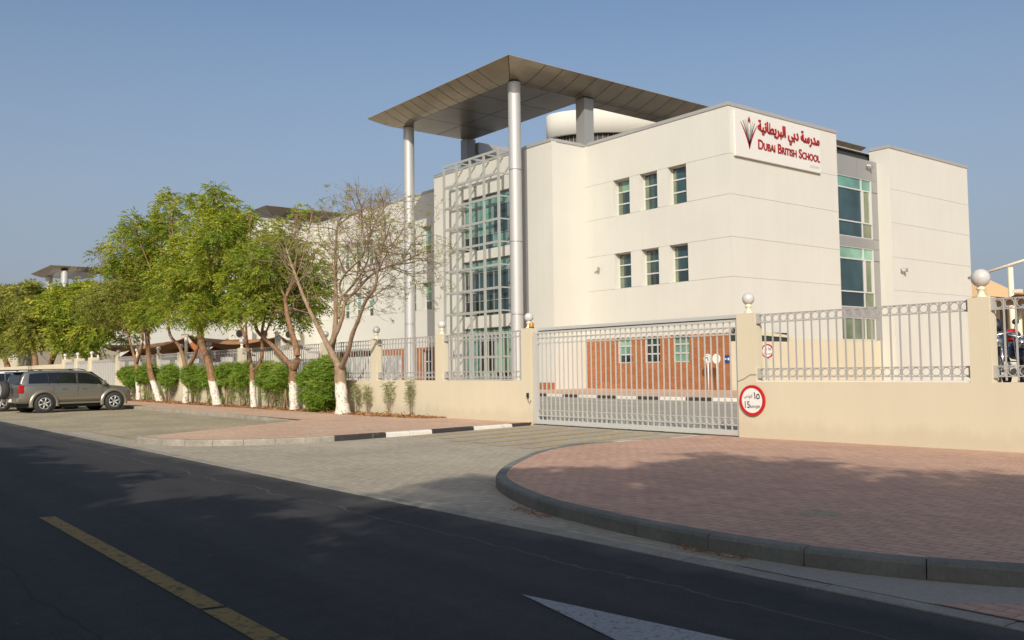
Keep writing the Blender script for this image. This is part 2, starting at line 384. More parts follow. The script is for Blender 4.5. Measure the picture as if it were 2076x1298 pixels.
def kerb(path, h, w=.13, seg=.9, name='kerb', m=None, hz=None, mats=None):
    # cut the path into stones, each a bevelled block
    P = [Vector((x, y, 0)) for x, y in path]; L = [0]
    for a, b in zip(P, P[1:]): L.append(L[-1]+(b-a).length)
    def at(s):
        for i in range(len(P)-1):
            if s <= L[i+1] or i == len(P)-2:
                t = (s-L[i])/(L[i+1]-L[i]); return P[i].lerp(P[i+1], t)
    def smooth_at(s):
        q = Vector((0, 0, 0))
        q = at(max(0, min(L[-1], s)))
        return q
    n = max(1, round(L[-1]/seg)); groups = {}
    for i in range(n):
        s0, s1 = L[-1]*i/n+.004, L[-1]*(i+1)/n-.004; key = mats(i, n) if mats else 0
        mb = groups.setdefault(key, MB()); k = 3; jit = random.uniform(-.004, .004)
        ring = []
        for j in range(k+1):
            s = s0+(s1-s0)*j/k; a = smooth_at(s); d = (smooth_at(min(L[-1], s+.05))-smooth_at(max(0, s-.05))); d.normalize(); nrm = Vector((-d.y, d.x, 0))
            hh = (hz(a.x, a.y) if hz else h)+jit; g = -.03
            for (o, z) in ((0, g), (0, hh-.03), (.012, hh-.008), (.035, hh), (w, hh), (w, g)): ring.append(tuple(a+nrm*o+Vector((0, 0, z))))
        f = [(j*6+q, (j+1)*6+q, (j+1)*6+(q+1) % 6, j*6+(q+1) % 6) for j in range(k) for q in range(6)]
        mb.add(ring, f+[tuple(range(6))[::-1], tuple(k*6+q for q in range(6))])
    return groups
g = kerb(LK, KH, seg=.62, mats=lambda i, n: 'plain' if i < n*.47 else ('white' if (int((i-n*.47)//2)) % 2 else 'black'))
nm = {'plain': ('left_kerb', M['kerb']), 'white': ('white_painted_kerb', M['kerb_white']), 'black': ('black_painted_kerb', M['kerb_black'])}
for k, mb in g.items(): struct(nm[k][0], mb, nm[k][1])
for k, mb in kerb([(-150, 11.5), (-60, 11.52), (-30, 11.5), (-24.5, 11.6), (-22.4, 12.0)], .125, seg=.9, hz=lambda x, y: .125 if x < -25 else .125+(x+25)*.002).items():
    struct('bay_kerb', mb, M['kerb'])
# pavement right of the gate, with its curved kerb
RK = [(-12.75, 14.9), (-12.7, 13.9), (-12.62, 12.6), (-12.4, 11.2), (-11.8, 9.9), (-11.05, 8.85), (-10.25, 7.9), (-9.4, 7.12), (-8.5, 6.6), (-7.4, 6.17), (-6.4, 5.98), (-5.5, 5.88), (-4.6, 5.88), (-3.7, 6.02), (-2.9, 6.35), (-1.5, 7.2), (1, 9)]; RK = dense(RK, 5)
def rkh(x, y): return .06+(.14-.06)*max(0, min(1, (13.6-y)/2.6)) if y > 11 else .14
g = kerb([(x, y) for x, y in RK], .14, w=.14, seg=.85, hz=rkh, mats=lambda i, n: 'w' if i in (0, 2) else 'k')
for k, mb in g.items(): struct('right_kerb' if k == 'k' else 'white_flush_kerb', mb, M['kerb_dark'] if k == 'k' else M['kerb_white'])
def poly_sheet(poly, zf):
    bm = bmesh.new(); vs = [bm.verts.new((x, y, 0)) for x, y in poly]; bm.faces.new(vs)
    bmesh.ops.triangulate(bm, faces=bm.faces[:]); bmesh.ops.subdivide_edges(bm, edges=bm.edges[:], cuts=3, use_grid_fill=True)
    for v in bm.verts: v.co.z = zf(v.co.x, v.co.y)
    m = MB(); bm.verts.index_update(); m.add([tuple(v.co) for v in bm.verts], [tuple(v.index for v in f.verts) for f in bm.faces]); bm.free(); return m
def rpz(x, y):
    e = max(0, min(1, (y-10)/4.)); w_ = max(0, min(1, (x+12.7)/2.5)); return (.136*(1-e)+e*(.062*(1-w_)+.115*w_))
struct('right_pavement', poly_sheet(inset(RK, .12)+[(25, 9), (25, WY+.05), (-12.6, WY+.05)], rpz), M['paver_red'])
# wedge of concrete and red blocks where the pavement meets the next entrance
struct('concrete_apron', MB().quad((-4.4, ROAD_E+.165, .011), (12, ROAD_E+.165, .011), (12, 9, .011), (-.5, 8, .011), (-2.9, 6.3, .011), (-3.7, 5.95, .011), (-4.4, 5.86, .011)), M['yard'])
struct('red_entrance_paving', MB().quad((-2.9, ROAD_E+.168, .016), (10, ROAD_E+.168, .016), (10, 7, .016), (-1.9, 6.6, .016)), M['paver_red'])
# painted markings
yl = MB()
for x0, x1 in ((-10.72, -5.86), (-5.80, -.6), (2.4, 8), (-31, -25), (-41, -35)): yl.quad((x0, 2.06, .004), (x1, 2.06, .004), (x1+.03, 2.21, .004), (x0+.03, 2.21, .004))
struct('yellow_centre_line', yl, M['yellow'])
wl = MB(); wl.quad((-4.8, 3.84, .004), (-2.7, 3.38, .004), (-2.7, 4.16, .004)); wl.quad((-2.7, 3.70, .004), (.6, 3.70, .004), (.6, 3.86, .004), (-2.7, 3.86, .004))
struct('white_turn_arrow', wl, M['white_line'])
hz_ = MB()
for k in range(7):
    x0 = -17.4+k*.78; ya = 10.9+(k % 2)*.15-.06*k; yy_ = [ya+(14.75-ya)*i/5 for i in range(6)]
    for a, b in zip(yy_, yy_[1:]):
        fa, fb = -.10*(a-ya), -.10*(b-ya)
        hz_.quad((x0+fa, a, ramp_z(a)+.005), (x0+.36+fa, a, ramp_z(a)+.005), (x0+.36+fb, b, ramp_z(b)+.005), (x0+fb, b, ramp_z(b)+.005))
struct('yellow_box_hatching', hz_, M['yellow_pale'])
ym = MB()
for x0, y0, x1, y1 in ((-36, 27.5, -30, 26.3), (-31, 28.6, -25, 27.4), (-26, 29.3, -20, 28.1), (-29, 25.8, -24, 24.9)): ym.quad((x0, y0, .06), (x1, y1, .06), (x1, y1+.14, .06), (x0, y0+.14, .06))
struct('yard_bay_lines', ym, M['kerb_white'])
# faint dusty tan patch in the right pavement
tag(MB().lathe([(0, .141), (.19, .141), (.2, .137)], (-4.9, 7.45, 0), 20).build('tan_patch', simple_ground('dusty_tan_patch', (.42, .34, .24), .3, 6)), 'dusty round tan patch set flush in the red pavement', 'drain cover')
# inner pavement with black and white kerb by the school
YK = [(-45, 33.3), (-40, 32.0), (-37.2, 31.2), (-33, 30.6), (-28.9, 30.2), (-24, 30.3), (-14, 31.5), (-6, 33)]
ip = MB(); ip.quad(*([(x, y+.1, .195) for x, y in YK]+[(-6, 80, .195), (-60, 80, .195), (-60, 34, .195)])); struct('inner_pavement', ip, M['paver_pink'])
g = kerb(YK, .2, seg=1.45, mats=lambda i, n: i % 2)
struct('inner_kerb_white', g[0], M['kerb_white']); struct('inner_kerb_black', g[1], M['kerb_black'])
# planting bed with dry leaf litter
struct('planting_bed', MB().quad((-56, 14.0, .094), (-23.2, 14.15, .116), (-22.6, 14.9, .102), (-56, 15.06, .062)), M['soil'])

# ------------------------------------------------------------------ the school
school = thing('school_building', 'large white three-storey school with brick base and tall flared metal canopy', 'building', (-45, 45, 0))
def part(mb, name, m, parent=school, **k): return mb.build(name, m, parent, **k)
GRV = [3.4, 6.52, 8.77, 11.18, 13.48]
def facade(axis, c, a0, a1, z0, z1, openings=(), grooves=GRV, depth=.44, inward=1, gap=.014):
    """rendered wall panel with real openings, reveals and recessed joint lines"""
    m = MB(); zs = sorted(set([z0, z1]+[z for o in openings for z in o[2:4]]))
    zb = []
    for z in zs: zb.append(z)
    gs = [g for g in grooves if z0+.1 < g < z1-.1]
    as_ = sorted(set([a0, a1]+[x for o in openings for x in o[:2]]))
    cuts = sorted(set(zb+[g-gap/2 for g in gs]+[g+gap/2 for g in gs]))
    def P(a, z, d=0): return (a, c+inward*d, z) if axis == 'y' else (c+inward*d, a, z)
    for i in range(len(as_)-1):
        for j in range(len(cuts)-1):
            ca, cz = (as_[i]+as_[i+1])/2, (cuts[j]+cuts[j+1])/2
            if any(o[0] < ca < o[1] and o[2] < cz < o[3] for o in openings): continue
            d = .03 if any(abs(cz-g) < gap/2 for g in gs) else 0
            m.quad(P(as_[i], cuts[j], d), P(as_[i+1], cuts[j], d), P(as_[i+1], cuts[j+1], d), P(as_[i], cuts[j+1], d))
    for o in openings:
        for (p, q) in (((o[0], o[2]), (o[1], o[2])), ((o[1], o[2]), (o[1], o[3])), ((o[1], o[3]), (o[0], o[3])), ((o[0], o[3]), (o[0], o[2]))):
            m.quad(P(*p), P(*q), P(*q, depth), P(*p, depth))
    return m
def window(a0, a1, z0, z1, y, panes=3, mats=('glass',), parent=school, th=.055):
    """part 'window' (frame and transoms) with its panes as sub-parts"""
    f = MB(); d0, d1 = y-.05, y+.03
    f.box((a0, d0, z0), (a0+th, d1, z1)); f.box((a1-th, d0, z0), (a1, d1, z1)); f.box((a0+th, d0, z0), (a1-th, d1, z0+th)); f.box((a0+th, d0, z1-th), (a1-th, d1, z1))
    h = (z1-z0)/panes
    for k in range(1, panes): f.box((a0+th, d0, z0+k*h-.04), (a1-th, d1, z0+k*h+.04))
    w = f.build('window', M['frame'], parent)
    for k in range(panes):
        mt = mats[k % len(mats)]
        MB().quad((a0+.02, y, z0+k*h), (a1-.02, y, z0+k*h), (a1-.02, y, z0+(k+1)*h), (a0+.02, y, z0+(k+1)*h)).build('pane', M[mt], w)
    return w
FY, XC, ZT = 40.92, -31.96, 16.2
wins = [(-41.19, -39.75), (-38.86, -37.42), (-36.55, -35.12)]
ops = [(a, b, 11.18, 13.48) for a, b in wins]+[(a, b, 6.52, 8.77) for a, b in wins]
part(facade('y', FY, -43.85, XC, 3.4, ZT, ops), 'wall', M['white'])
ops2 = [(a, b, 1.8, 3.395) for a, b in wins]
part(facade('y', FY-.06, -43.85, XC+.06, .1, 3.4, ops2, [], .3), 'brick_cladding', M['brick'])
part(MB().quad((-43.85, FY-.06, 3.4), (XC+.06, FY-.06, 3.4), (XC+.06, FY+.1, 3.4), (-43.85, FY+.1, 3.4)), 'brick_ledge', M['brick'])
# ground-floor windows rise above the brick into the render
mm = {0: ('glass', 'glass', 'blind'), 1: ('glass', 'glass2', 'glass'), 2: ('glass', 'glass', 'glass')}
for i, (a, b) in enumerate(wins):
    window(a, b, 11.18, 13.48, FY+.44, 3, mm[i] if i == 0 else ('glass',))
    window(a, b, 6.52, 8.77, FY+.44, 3, ('glass2', 'glass', 'glass') if i else ('glass', 'glass2', 'glass'))
    for z_ in (6.56, 11.22): part(MB().box((a+.06, FY+.435, z_), (a+.06+(.34, .30, .22)[i], FY+.438, z_+2.1)), 'curtain', M['olive'])
    window(a, b, 1.8, 3.395, FY+.24, 3, (('glass2', 'teal', 'blind'), ('glass2', 'glass2', 'glass'), ('blind', 'blind', 'blind'))[i])
# projecting bay at the entrance (y 38.1): pier, return and atrium wall
part(facade('y', 38.06, -46.62, -43.85, .1, ZT, grooves=[]), 'wall', M['white'])
part(facade('x', -43.85, 38.06, FY, .1, ZT, grooves=[]), 'wall', M['white'])
at_op = [(-54.0, -47.15, 10.0, 13.9), (-54.0, -47.15, 5.3, 9.3), (-54.0, -47.15, .25, 4.45)]
part(facade('y', 38.15, -57.75, -46.62, .1, ZT, at_op, [], .3), 'wall', M['white'])
part(facade('x', -57.75, 38.15, FY, .1, ZT, grooves=[], inward=1), 'wall', M['white'])
part(MB().box((-47.1, 38.0, .1), (-46.62, 38.14, ZT)), 'aluminium_strip', M['alu_dark'])
def curtain(x0, x1, z0, z1, y, seed):
    rr = random.Random(seed); fr = MB(); nb = 4; w = (x1-x0)/nb
    for k in range(nb+1): fr.box((x0+k*w-.03, y-.05, z0), (x0+k*w+.03, y+.05, z1))
    tz = [z0+.03, z0+(z1-z0)*.27, z0+(z1-z0)*.78, z1-.03]
    for z in tz: fr.box((x0, y-.052, z-.028), (x1, y+.052, z+.028))
    fr.box((x0+.35, y-.06, tz[1]), (x0+.41, y+.06, tz[2]))
    c = fr.build('curtain_wall', M['alu_dark'], school)
    for k in range(nb):
        for j in range(3):
            mt = 'teal' if j == 2 and rr.random() < .75 else rr.choice(['glass', 'glass2', 'glass', 'glass', 'teal'] if z0 > 4 else ['blind', 'glass2', 'teal', 'blind'])
            MB().quad((x0+k*w, y, tz[j]), (x0+(k+1)*w, y, tz[j]), (x0+(k+1)*w, y, tz[j+1]), (x0+k*w, y, tz[j+1])).build('pane', M[mt], c)
for i, o in enumerate(at_op): curtain(*o, 38.38, i+3)
# steel sun screen standing in front of the atrium
sm = MB(); sx = [-53.95, -52.35, -50.73, -49.12, -47.5]; szs = [16.2-1.53*k for k in range(11)]; sy = 36.5
for i, x in enumerate(sx): sm.box((x-.10, sy-.05, .1), (x+.10, sy+.05, 16.2))
for z in szs:
    sm.box((sx[0]+.10, sy-.045, z-.165), (sx[-1]-.10, sy+.045, z-.005))
    for i, x in enumerate(sx):
        if i in (0, 1, 4) or z > 16: sm.box((x-.035, sy+.05, z-.11), (x+.035, 38.14, z-.02))
part(sm, 'sun_screen', M['screen'])
# long wing to the left
lw = [(-63.9, -62.45), (-66.25, -64.8)]+[(-73.4, -72.0), (-75.7, -74.3), (-78.0, -76.55)]
ops = [(a, b, z0, z1) for a, b in lw for z0, z1 in ((11.18, 13.48), (6.52, 8.77))]
part(facade('y', FY, -83, -57.75, 3.4, ZT, ops), 'wall', M['white'])
part(facade('y', FY-.06, -83, -57.75, .1, 3.4, [(a, b, .3 if i == 0 else 1.2, 3.2) for i, (a, b) in enumerate(lw)], [], .3), 'brick_cladding', M['brick'])
for i, (a, b) in enumerate(lw):
    for z0, z1 in ((11.18, 13.48), (6.52, 8.77)): window(a, b, z0, z1, FY+.44, 3, ('glass', 'teal', 'teal') if (i+int(z0)) % 2 else ('glass2', 'teal', 'blind'))
    window(a, b, .3 if i == 0 else 1.2, 3.2, FY+.24, 3, ('glass2', 'glass', 'glass2'))
# second wing coming forward, white wall facing the gate
part(facade('x', -83, 31.8, FY, .1, ZT, [], GRV), 'wall', M['white'])
part(facade('y', 31.8, -118, -83, .1, ZT, [(x, x+1.4, z0, z1) for x in (-90, -92.4, -94.8, -106, -108.4) for z0, z1 in ((6.52, 8.77), (11.18, 13.48))], GRV), 'wall', M['white'])
for x in (-90, -92.4, -94.8, -106, -108.4):
    for z0, z1 in ((6.52, 8.77), (11.18, 13.48)): window(x, x+1.4, z0, z1, 32.2, 3, ('glass',))
# sign block, glazed strip in its recess, right-hand block
part(facade('x', XC, FY, 51.7, 3.1, ZT, [], GRV[1:], inward=-1), 'wall', M['white'])
part(facade('x', XC, FY, 51.7, .1, 3.1, [], [], inward=-1), 'cream_base', M['cream'])
part(facade('y', 51.7, -33.4, XC, .1, ZT, grooves=[], inward=-1), 'wall', M['white'])
part(facade('y', 58.03, -33.4, XC, .1, ZT, grooves=[]), 'wall', M['white'])
part(facade('x', XC, 58.03, 69.2, 3.1, ZT+.02, [], [6.5, 8.75, 11.1, 13.4], inward=-1), 'wall', M['white'])
part(facade('x', XC, 58.03, 69.2, .1, 3.1, [], [], inward=-1), 'cream_base', M['white'])
part(facade('y', 69.2, -60, XC, .1, ZT+.02, grooves=[]), 'wall', M['white'])
GX = -32.96
gp = MB(); yr = [51.7, 53.7, 55.5, 57.3, 58.03]
for (z0, z1) in ((14.0, 15.35), (9.3, 9.96), (4.6, 5.3)):
    for a, b in zip(yr, yr[1:]): gp.box((GX-.1, a+.012, z0), (GX+.08, b-.012, z1))
for z0, z1 in ((13.2, 14.0), (9.97, 13.18), (8.5, 9.29), (5.31, 8.48), (3.15, 4.59)): gp.box((GX-.1, 57.3, z0+.01), (GX+.08, 58.02, z1-.01))
part(gp, 'grey_cladding', M['alu_dark'])
part(MB().box((GX-.1, 51.7, .1), (GX+.05, 58.03, 3.14)), 'cream_base', M['cream'])
for (z0, z1, tr) in ((9.97, 13.99, (13.2, 11.0)), (5.31, 9.29, (8.5, 6.33)), (3.15, 4.59, ())):
    f = MB(); zs = [z1]+list(tr)+[z0]
    for y in (51.75, 56.05, 57.25): f.box((GX-.06, y-.045, z0), (GX+.06, y+.045, z1))
    for z in zs: f.box((GX-.05, 51.79, z-.04), (GX+.065, 57.2, z+.04))
    if tr: f.box((GX-.04, 56.1, tr[1]+.04), (GX+.075, 56.25, tr[0]-.04)); f.box((GX-.04, 57.0, tr[1]+.04), (GX+.075, 57.2, tr[0]-.04))
    w = f.build('strip_window', M['frame'], school)
    for j in range(len(zs)-1):
        for (y0, y1, q) in ((51.75, 56.05, 0), (56.05, 57.25, 1)):
            mt = ('teal', ('glass', 'olive'), ('glass', 'olive'))[j] if z0 > 9 else (('blind', ('glass', 'olive'), ('glass2', 'olive'))[j] if z0 > 5 else 'olive')
            mt = mt if isinstance(mt, str) else mt[q]
            MB().quad((GX, y0, zs[j+1]), (GX, y1, zs[j+1]), (GX, y1, zs[j]), (GX, y0, zs[j])).build('pane', M[mt], w)
# dark cores and roofs keep the rooms closed
cr = MB()
cr.box((-82.4, FY+.6, .1), (-58, 60, 16.0)); cr.box((-117.5, 32.4, .1), (-83.6, 60, 16.0)); cr.box((-57, 38.6, .1), (-44.4, 60, 16.0)); cr.box((-44.3, 41.5, .1), (-33.6, 68.6, 16.0))
part(cr, 'interior', M['core'])
cp = MB()
def cope(a, b, z=ZT, h=.2, w=.36):
    (x0, y0), (x1, y1) = a, b
    cp = MB()
    if y0 == y1: cp.box((min(x0, x1), y0-.05, z), (max(x0, x1), y0+w, z+h))
    else:
        s_ = 1 if x0 > -40 or x0 == -43.85 else -1
        cp.box((x0-(w if s_ > 0 else .05), min(y0, y1), z), (x0+(.05 if s_ > 0 else w), max(y0, y1), z+h))
    part(cp, 'coping', M['coping'])
cope((-43.49, FY), (XC-.36, FY)); cope((XC, FY-.05), (XC, 51.7)); cope((-46.62, 38.06), (-43.90, 38.06), ZT+.002); cope((-43.85, 38.42), (-43.85, FY+.36), ZT+.001)
cope((-57.7, 38.15), (-46.63, 38.15)); cope((-83, FY), (-57.76, FY)); cope((XC, 58.35), (XC, 69.25)); cope((-33.4, 58.03), (XC+.05, 58.03), ZT+.003); cope((-118, 31.8), (-83.36, 31.8))
cp = MB(); cp.box((-83.3, 31.75, ZT+.002), (-82.95, FY-.06, ZT+.2))
part(cp, 'coping', M['coping'])
rf = MB(); rf.box((-82.6, FY+.37, 16.02), (-58, 68, 16.1)); rf.box((-117.6, 32.2, 16.02), (-83.4, 68, 16.1)); rf.box((-57.3, 38.55, 16.02), (-44.3, 68, 16.105)); rf.box((-44.29, 41.3, 16.02), (-33.4, 68.8, 16.1))
part(rf, 'roof', M['coping'])
# roof drum with louvred base
DC = (-41.2, 0); dcy = 56.0
d_ = on_y(1228, 280, 60.); dx, dy = d_.x, 60.
rad = 121/FPX*math.hypot(dx, dy)
def ell(prof, c, n=48, ky=.55):
    mb = MB().lathe(prof, (0, 0, 0), n); mb.v = [(c[0]+p[0]*math.cos(.5)-p[1]*ky*math.sin(.5)*0 if False else c[0]+(p[0]*_r0[0]+p[1]*ky*-_r0[1]), c[1]+(p[0]*_r0[1]+p[1]*ky*_r0[0]), p[2]) for p in mb.v]; return mb
zb = CAMH+(on_y(1101, 286, dy)-Vector((0, 0, CAMH))).z*math.hypot(dx, dy)/math.hypot(on_y(1101, 286, dy).x, dy)
zt = zb+48/FPX*math.hypot(dx, dy)
drum = part(ell([(0, zt), (rad*.99, zt), (rad, zt-.05), (rad, zb), (rad*.9, zb)], (dx, dy), ky=.45), 'roof_drum', M['white'])
ell([(rad*.82, zb+.1), (rad*.82, 16)], (dx, dy), ky=.45).build('louvre_ring', M['seam'], drum)
lv = MB()
for k in range(60):
    a = math.pi*2*k/60; p = (rad*.84*math.cos(a), rad*.84*math.sin(a)*.45); q = (dx+p[0]*_r0[0]-p[1]*_r0[1], dy+p[0]*_r0[1]+p[1]*_r0[0]); lv.tube([(q[0], q[1], 16), (q[0], q[1], zb)], .035, 5)
for z in (17, 18, 19, 20):
    if z < zb-.2: lv.add(*(lambda e: (e.v, e.f))(ell([(rad*.83, z), (rad*.86, z), (rad*.86, z+.08), (rad*.83, z+.08)], (dx, dy), ky=.45)))
lv.build('louvre_frame', M['alu_dark'], drum)
# ---- the flared canopy: soffit panels with real open seams under a solid deck
def canopy(mb_p, mb_s, mb_k, x0, xf, xo, y0, yf, yb, ye, xi, zs, zo):
    """x0: left end, xf/yf: fold lines, xo/y0: outer tips, yb: back of the front part, ye: far end, xi: inner edge of strip"""
    def prof(t):       # t 0 at the fold, 1 at the tip; shallow then rising
        return zs+(zo-zs)*(t**1.35)
    g_ = .032; nseg = 5
    # front flare panels along x
    xs = np.arange(x0, xf-.3, 1.13); xs = list(xs)+[xf]
    for a, b in zip(xs, xs[1:]):
        for k in range(nseg):
            t0, t1 = k/nseg, (k+1)/nseg
            ya, yc = yf+(y0-yf)*t0, yf+(y0-yf)*t1
            def ex(x, t): return x+(xo-xf)*t if x >= xf-1e-6 else (x-(1.4*t if abs(x-x0) < 1e-6 else 0))
            mb_p.quad((ex(a, t0)+g_, ya, prof(t0)), (ex(b, t0)-g_, ya, prof(t0)), (ex(b, t1)-g_, yc, prof(t1)), (ex(a, t1)+g_, yc, prof(t1)))
    # side flare along y
    ys = [yf]+list(np.arange(yf+1.1, ye, 1.45))+[ye]
    for a, b in zip(ys, ys[1:]):
        for k in range(nseg):
            t0, t1 = k/nseg, (k+1)/nseg; xa, xb = xf+(xo-xf)*t0, xf+(xo-xf)*t1
            def ey(y, t): return y+(y0-yf)*t if y <= yf+1e-6 else y
            mb_p.quad((xa, ey(a, t0)+g_, prof(t0)), (xb, ey(a, t1)+g_, prof(t1)), (xb, ey(b, t1)-g_, prof(t1)), (xa, ey(b, t0)-g_, prof(t0)))
    # flat soffit, front part and strip
    fx = list(np.linspace(x0, xf, 5)); fy = [yf, yf+3.4, yb]
    for a, b in zip(fx, fx[1:]):
        for c, d in zip(fy, fy[1:]): mb_p.quad((a+g_, c+g_, zs), (b-g_, c+g_, zs), (b-g_, d-g_, zs), (a+g_, d-g_, zs))
    fy = list(np.linspace(yb, ye, 18))
    for c, d in zip(fy, fy[1:]): mb_p.quad((xi+g_, c+g_, zs), (xf-g_, c+g_, zs), (xf-g_, d-g_, zs), (xi+g_, d-g_, zs))
    # deck on top
    e = .05
    top = [(x0-1.4, y0, zo+.06), (xo, y0, zo+.06), (xo, ye, zo+.06), (xi, ye, zo+.06), (xi, yb, zo+.06), (x0, yb, zo+.06)]
    mb_s.add(top, [tuple(range(6))])
    bot = [(x0-1.4, y0, zo+.012), (xo, y0, zo+.012), (xo, ye, zo+.012), (xi, ye, zs+e), (xi, yb, zs+e), (x0, yb, zs+e)]
    o = 0
    mb_s.add(top+bot, [(i, (i+1) % 6, 6+(i+1) % 6, 6+i) for i in range(6)])
    # backing just above the soffit
    for k in range(nseg):
        t0, t1 = k/nseg, (k+1)/nseg; z0_, z1_ = prof(t0)+.025, prof(t1)+.01
        mb_k.quad((x0-1.4*t0, yf+(y0-yf)*t0, z0_), (xf+(xo-xf)*t0, yf+(y0-yf)*t0, z0_), (xf+(xo-xf)*t1, yf+(y0-yf)*t1, z1_), (x0-1.4*t1, yf+(y0-yf)*t1, z1_))
        mb_k.quad((xf+(xo-xf)*t0, yf+(y0-yf)*t0, z0_), (xf+(xo-xf)*t1, yf+(y0-yf)*t1, z1_), (xf+(xo-xf)*t1, ye, z1_), (xf+(xo-xf)*t0, ye, z0_))
        # left end cap
        mb_s.quad((x0-1.4*t0, yf+(y0-yf)*t0, prof(t0)), (x0-1.4*t1, yf+(y0-yf)*t1, prof(t1)), (x0-1.4*t1, yf+(y0-yf)*t1, zo+.06), (x0-1.4*t0, yf+(y0-yf)*t0, zo+.06))
    mb_k.quad((x0, yf, zs+.025), (xf, yf, zs+.025), (xf, yb, zs+.025), (x0, yb, zs+.025)); mb_k.quad((xi, yb, zs+.025), (xf, yb, zs+.025), (xf, ye, zs+.025), (xi, ye, zs+.025))
    mb_s.quad((x0, yf, zs), (x0, yb, zs), (x0, yb, zo+.06), (x0, yf, zo+.06)); mb_s.quad((x0, yb, zs), (xi, yb, zs), (xi, yb, zo+.06), (x0, yb, zo+.06)); mb_s.quad((xi, yb, zs), (xi, ye, zs), (xi, ye, zo+.06), (xi, yb, zo+.06))
ZS, ZO = 19.6, 20.3
p_, s_, k_ = MB(), MB(), MB(); canopy(p_, s_, k_, -57.7, -44.25, -42.0, 33.15, 35.0, 41.5, 72.6, -45.35, ZS, ZO)
cano = part(s_, 'canopy', M['alu_dark']); p_.build('soffit_panels', M['canopy'], cano); k_.build('soffit_seams', M['seam'], cano)
part(MB().box((-58, 52.3, ZS+.004), (-45.36, 74, ZS+.4)), 'inner_canopy', M['canopy'])
def column(x, y, z1, r, sq=False):
    c = MB()
    if sq: c.box((x-.42, y-.42, 15.9), (x+.42, y+.42, z1))
    else:
        zz = [.1, 4.9, 9.45, 14.0, z1]
        for a, b in zip(zz, zz[1:]): c.lathe([(r-.05, a), (r-.05, a+.03)], (x, y, 0), 32); c.lathe([(r, a+.03), (r, b-.03)], (x, y, 0), 32); c.lathe([(r-.05, b-.03), (r-.05, b)], (x, y, 0), 32); c.lathe([(r-.05, a+.03), (r, a+.03)], (x, y, 0), 32); c.lathe([(r, b-.03), (r-.05, b-.03)], (x, y, 0), 32)
    return c
part(column(-44.2, 35.3, ZS, .40), 'round_column', M['alu']); part(column(-57.25, 35.6, ZS, .40), 'round_column', M['alu'])
part(column(-44.3, 41.45, ZS, .4, True), 'square_column', M['alu_dark']); part(column(-57.6, 41.3, ZS, .4, True), 'square_column', M['alu_dark'])
part(MB().box((-58.4, 41.8, 18.45), (-56.9, 62, 19.35)), 'roof_beam', M['alu'])
# second canopy of dark metal over the rear wing
p_, s_, k_ = MB(), MB(), MB(); canopy(p_, s_, k_, -112, -98.9, -96.8, 41.3, 43.1, 50, 78, -100.5, ZS, ZO)
c2 = part(s_, 'canopy', M['alu_dark']); p_.build('soffit_panels', M['canopy'], c2); k_.build('soffit_seams', M['seam'], c2)
part(MB().box((-88, 46, 16.1), (-70, 58, 18.2)), 'plant_room', M['white'])
part(MB().box((-45.6, 37.4, .19), (-43.8, 38.0, .62)), 'brick_planter', M['brick'])
part(MB().box((-81.5, 39.0, 3.3), (-70.5, FY-.07, 3.5)), 'porch_roof', M['coping'])
# curved hood over the basement slot on the sign block
HX = XC+.7; ha, hb = on_x(1500, 666, HX), on_x(1604, 681, HX); hz0 = on_x(1540, 692, HX).z
hd = MB(); n = 12; hl_ = []
for i in range(n+1):
    t = i/n; hl_.append((ha.y+(hb.y-ha.y)*t, ha.z+(hb.z-ha.z)*t**1.2, on_x(1530, 677, HX).z*(1-t)+(hb.z-.12)*t))
for a, b in zip(hl_, hl_[1:]):
    hd.quad((XC+.01, a[0], a[1]+.12), (XC+.01, b[0], b[1]+.12), (HX, b[0], b[1]), (HX, a[0], a[1])); hd.quad((HX, a[0], a[1]), (HX, b[0], b[1]), (HX, b[0], b[2]), (HX, a[0], a[2]))
hd.quad((XC+.01, hb.y, hl_[-1][1]+.12), (XC+.01, hb.y, hl_[-1][2]), (HX, hb.y, hl_[-1][2]), (HX, hb.y, hl_[-1][1]))
part(hd, 'curved_hood', M['cream']); part(MB().box((XC+.02, ha.y, hz0), (HX-.08, hb.y-.1, hl_[0][2]+.1)), 'dark_slot', M['core'])
part(MB().box((XC+.02, ha.y, .1), (HX-.02, hb.y, hz0-.005)), 'hood_base', M['cream'])

# far block with its own flared canopy, 128 m further along the street
far = thing('far_school_block', 'distant white school block with a flared metal canopy behind the trees', 'building', (-180, 45, 0))
p_, s_, k_ = MB(), MB(), MB(); canopy(p_, s_, k_, -185.6, -172.3, -170.1, 34.0, 35.9, 42.5, 74, -173.6, ZS, ZO)
c3 = s_.build('canopy', M['alu_dark'], far); p_.build('soffit_panels', M['canopy'], c3)
for x, y in ((-171.6, 36.5), (-183.9, 36.5)): column(x, y, ZS, .6).build('round_column', M['alu'], far)
fb = MB(); fb.box((-215, 41, 0), (-160, 70, 14.2)); fb.build('wall', M['white'], far)
MB().box((-215.1, 40.9, 14.2), (-159.9, 70, 14.5)).build('coping', M['coping'], far)
for x in (-165, -168, -190, -193): window(x, x+1.5, 7, 9.2, 40.95, 3, ('glass',), far)

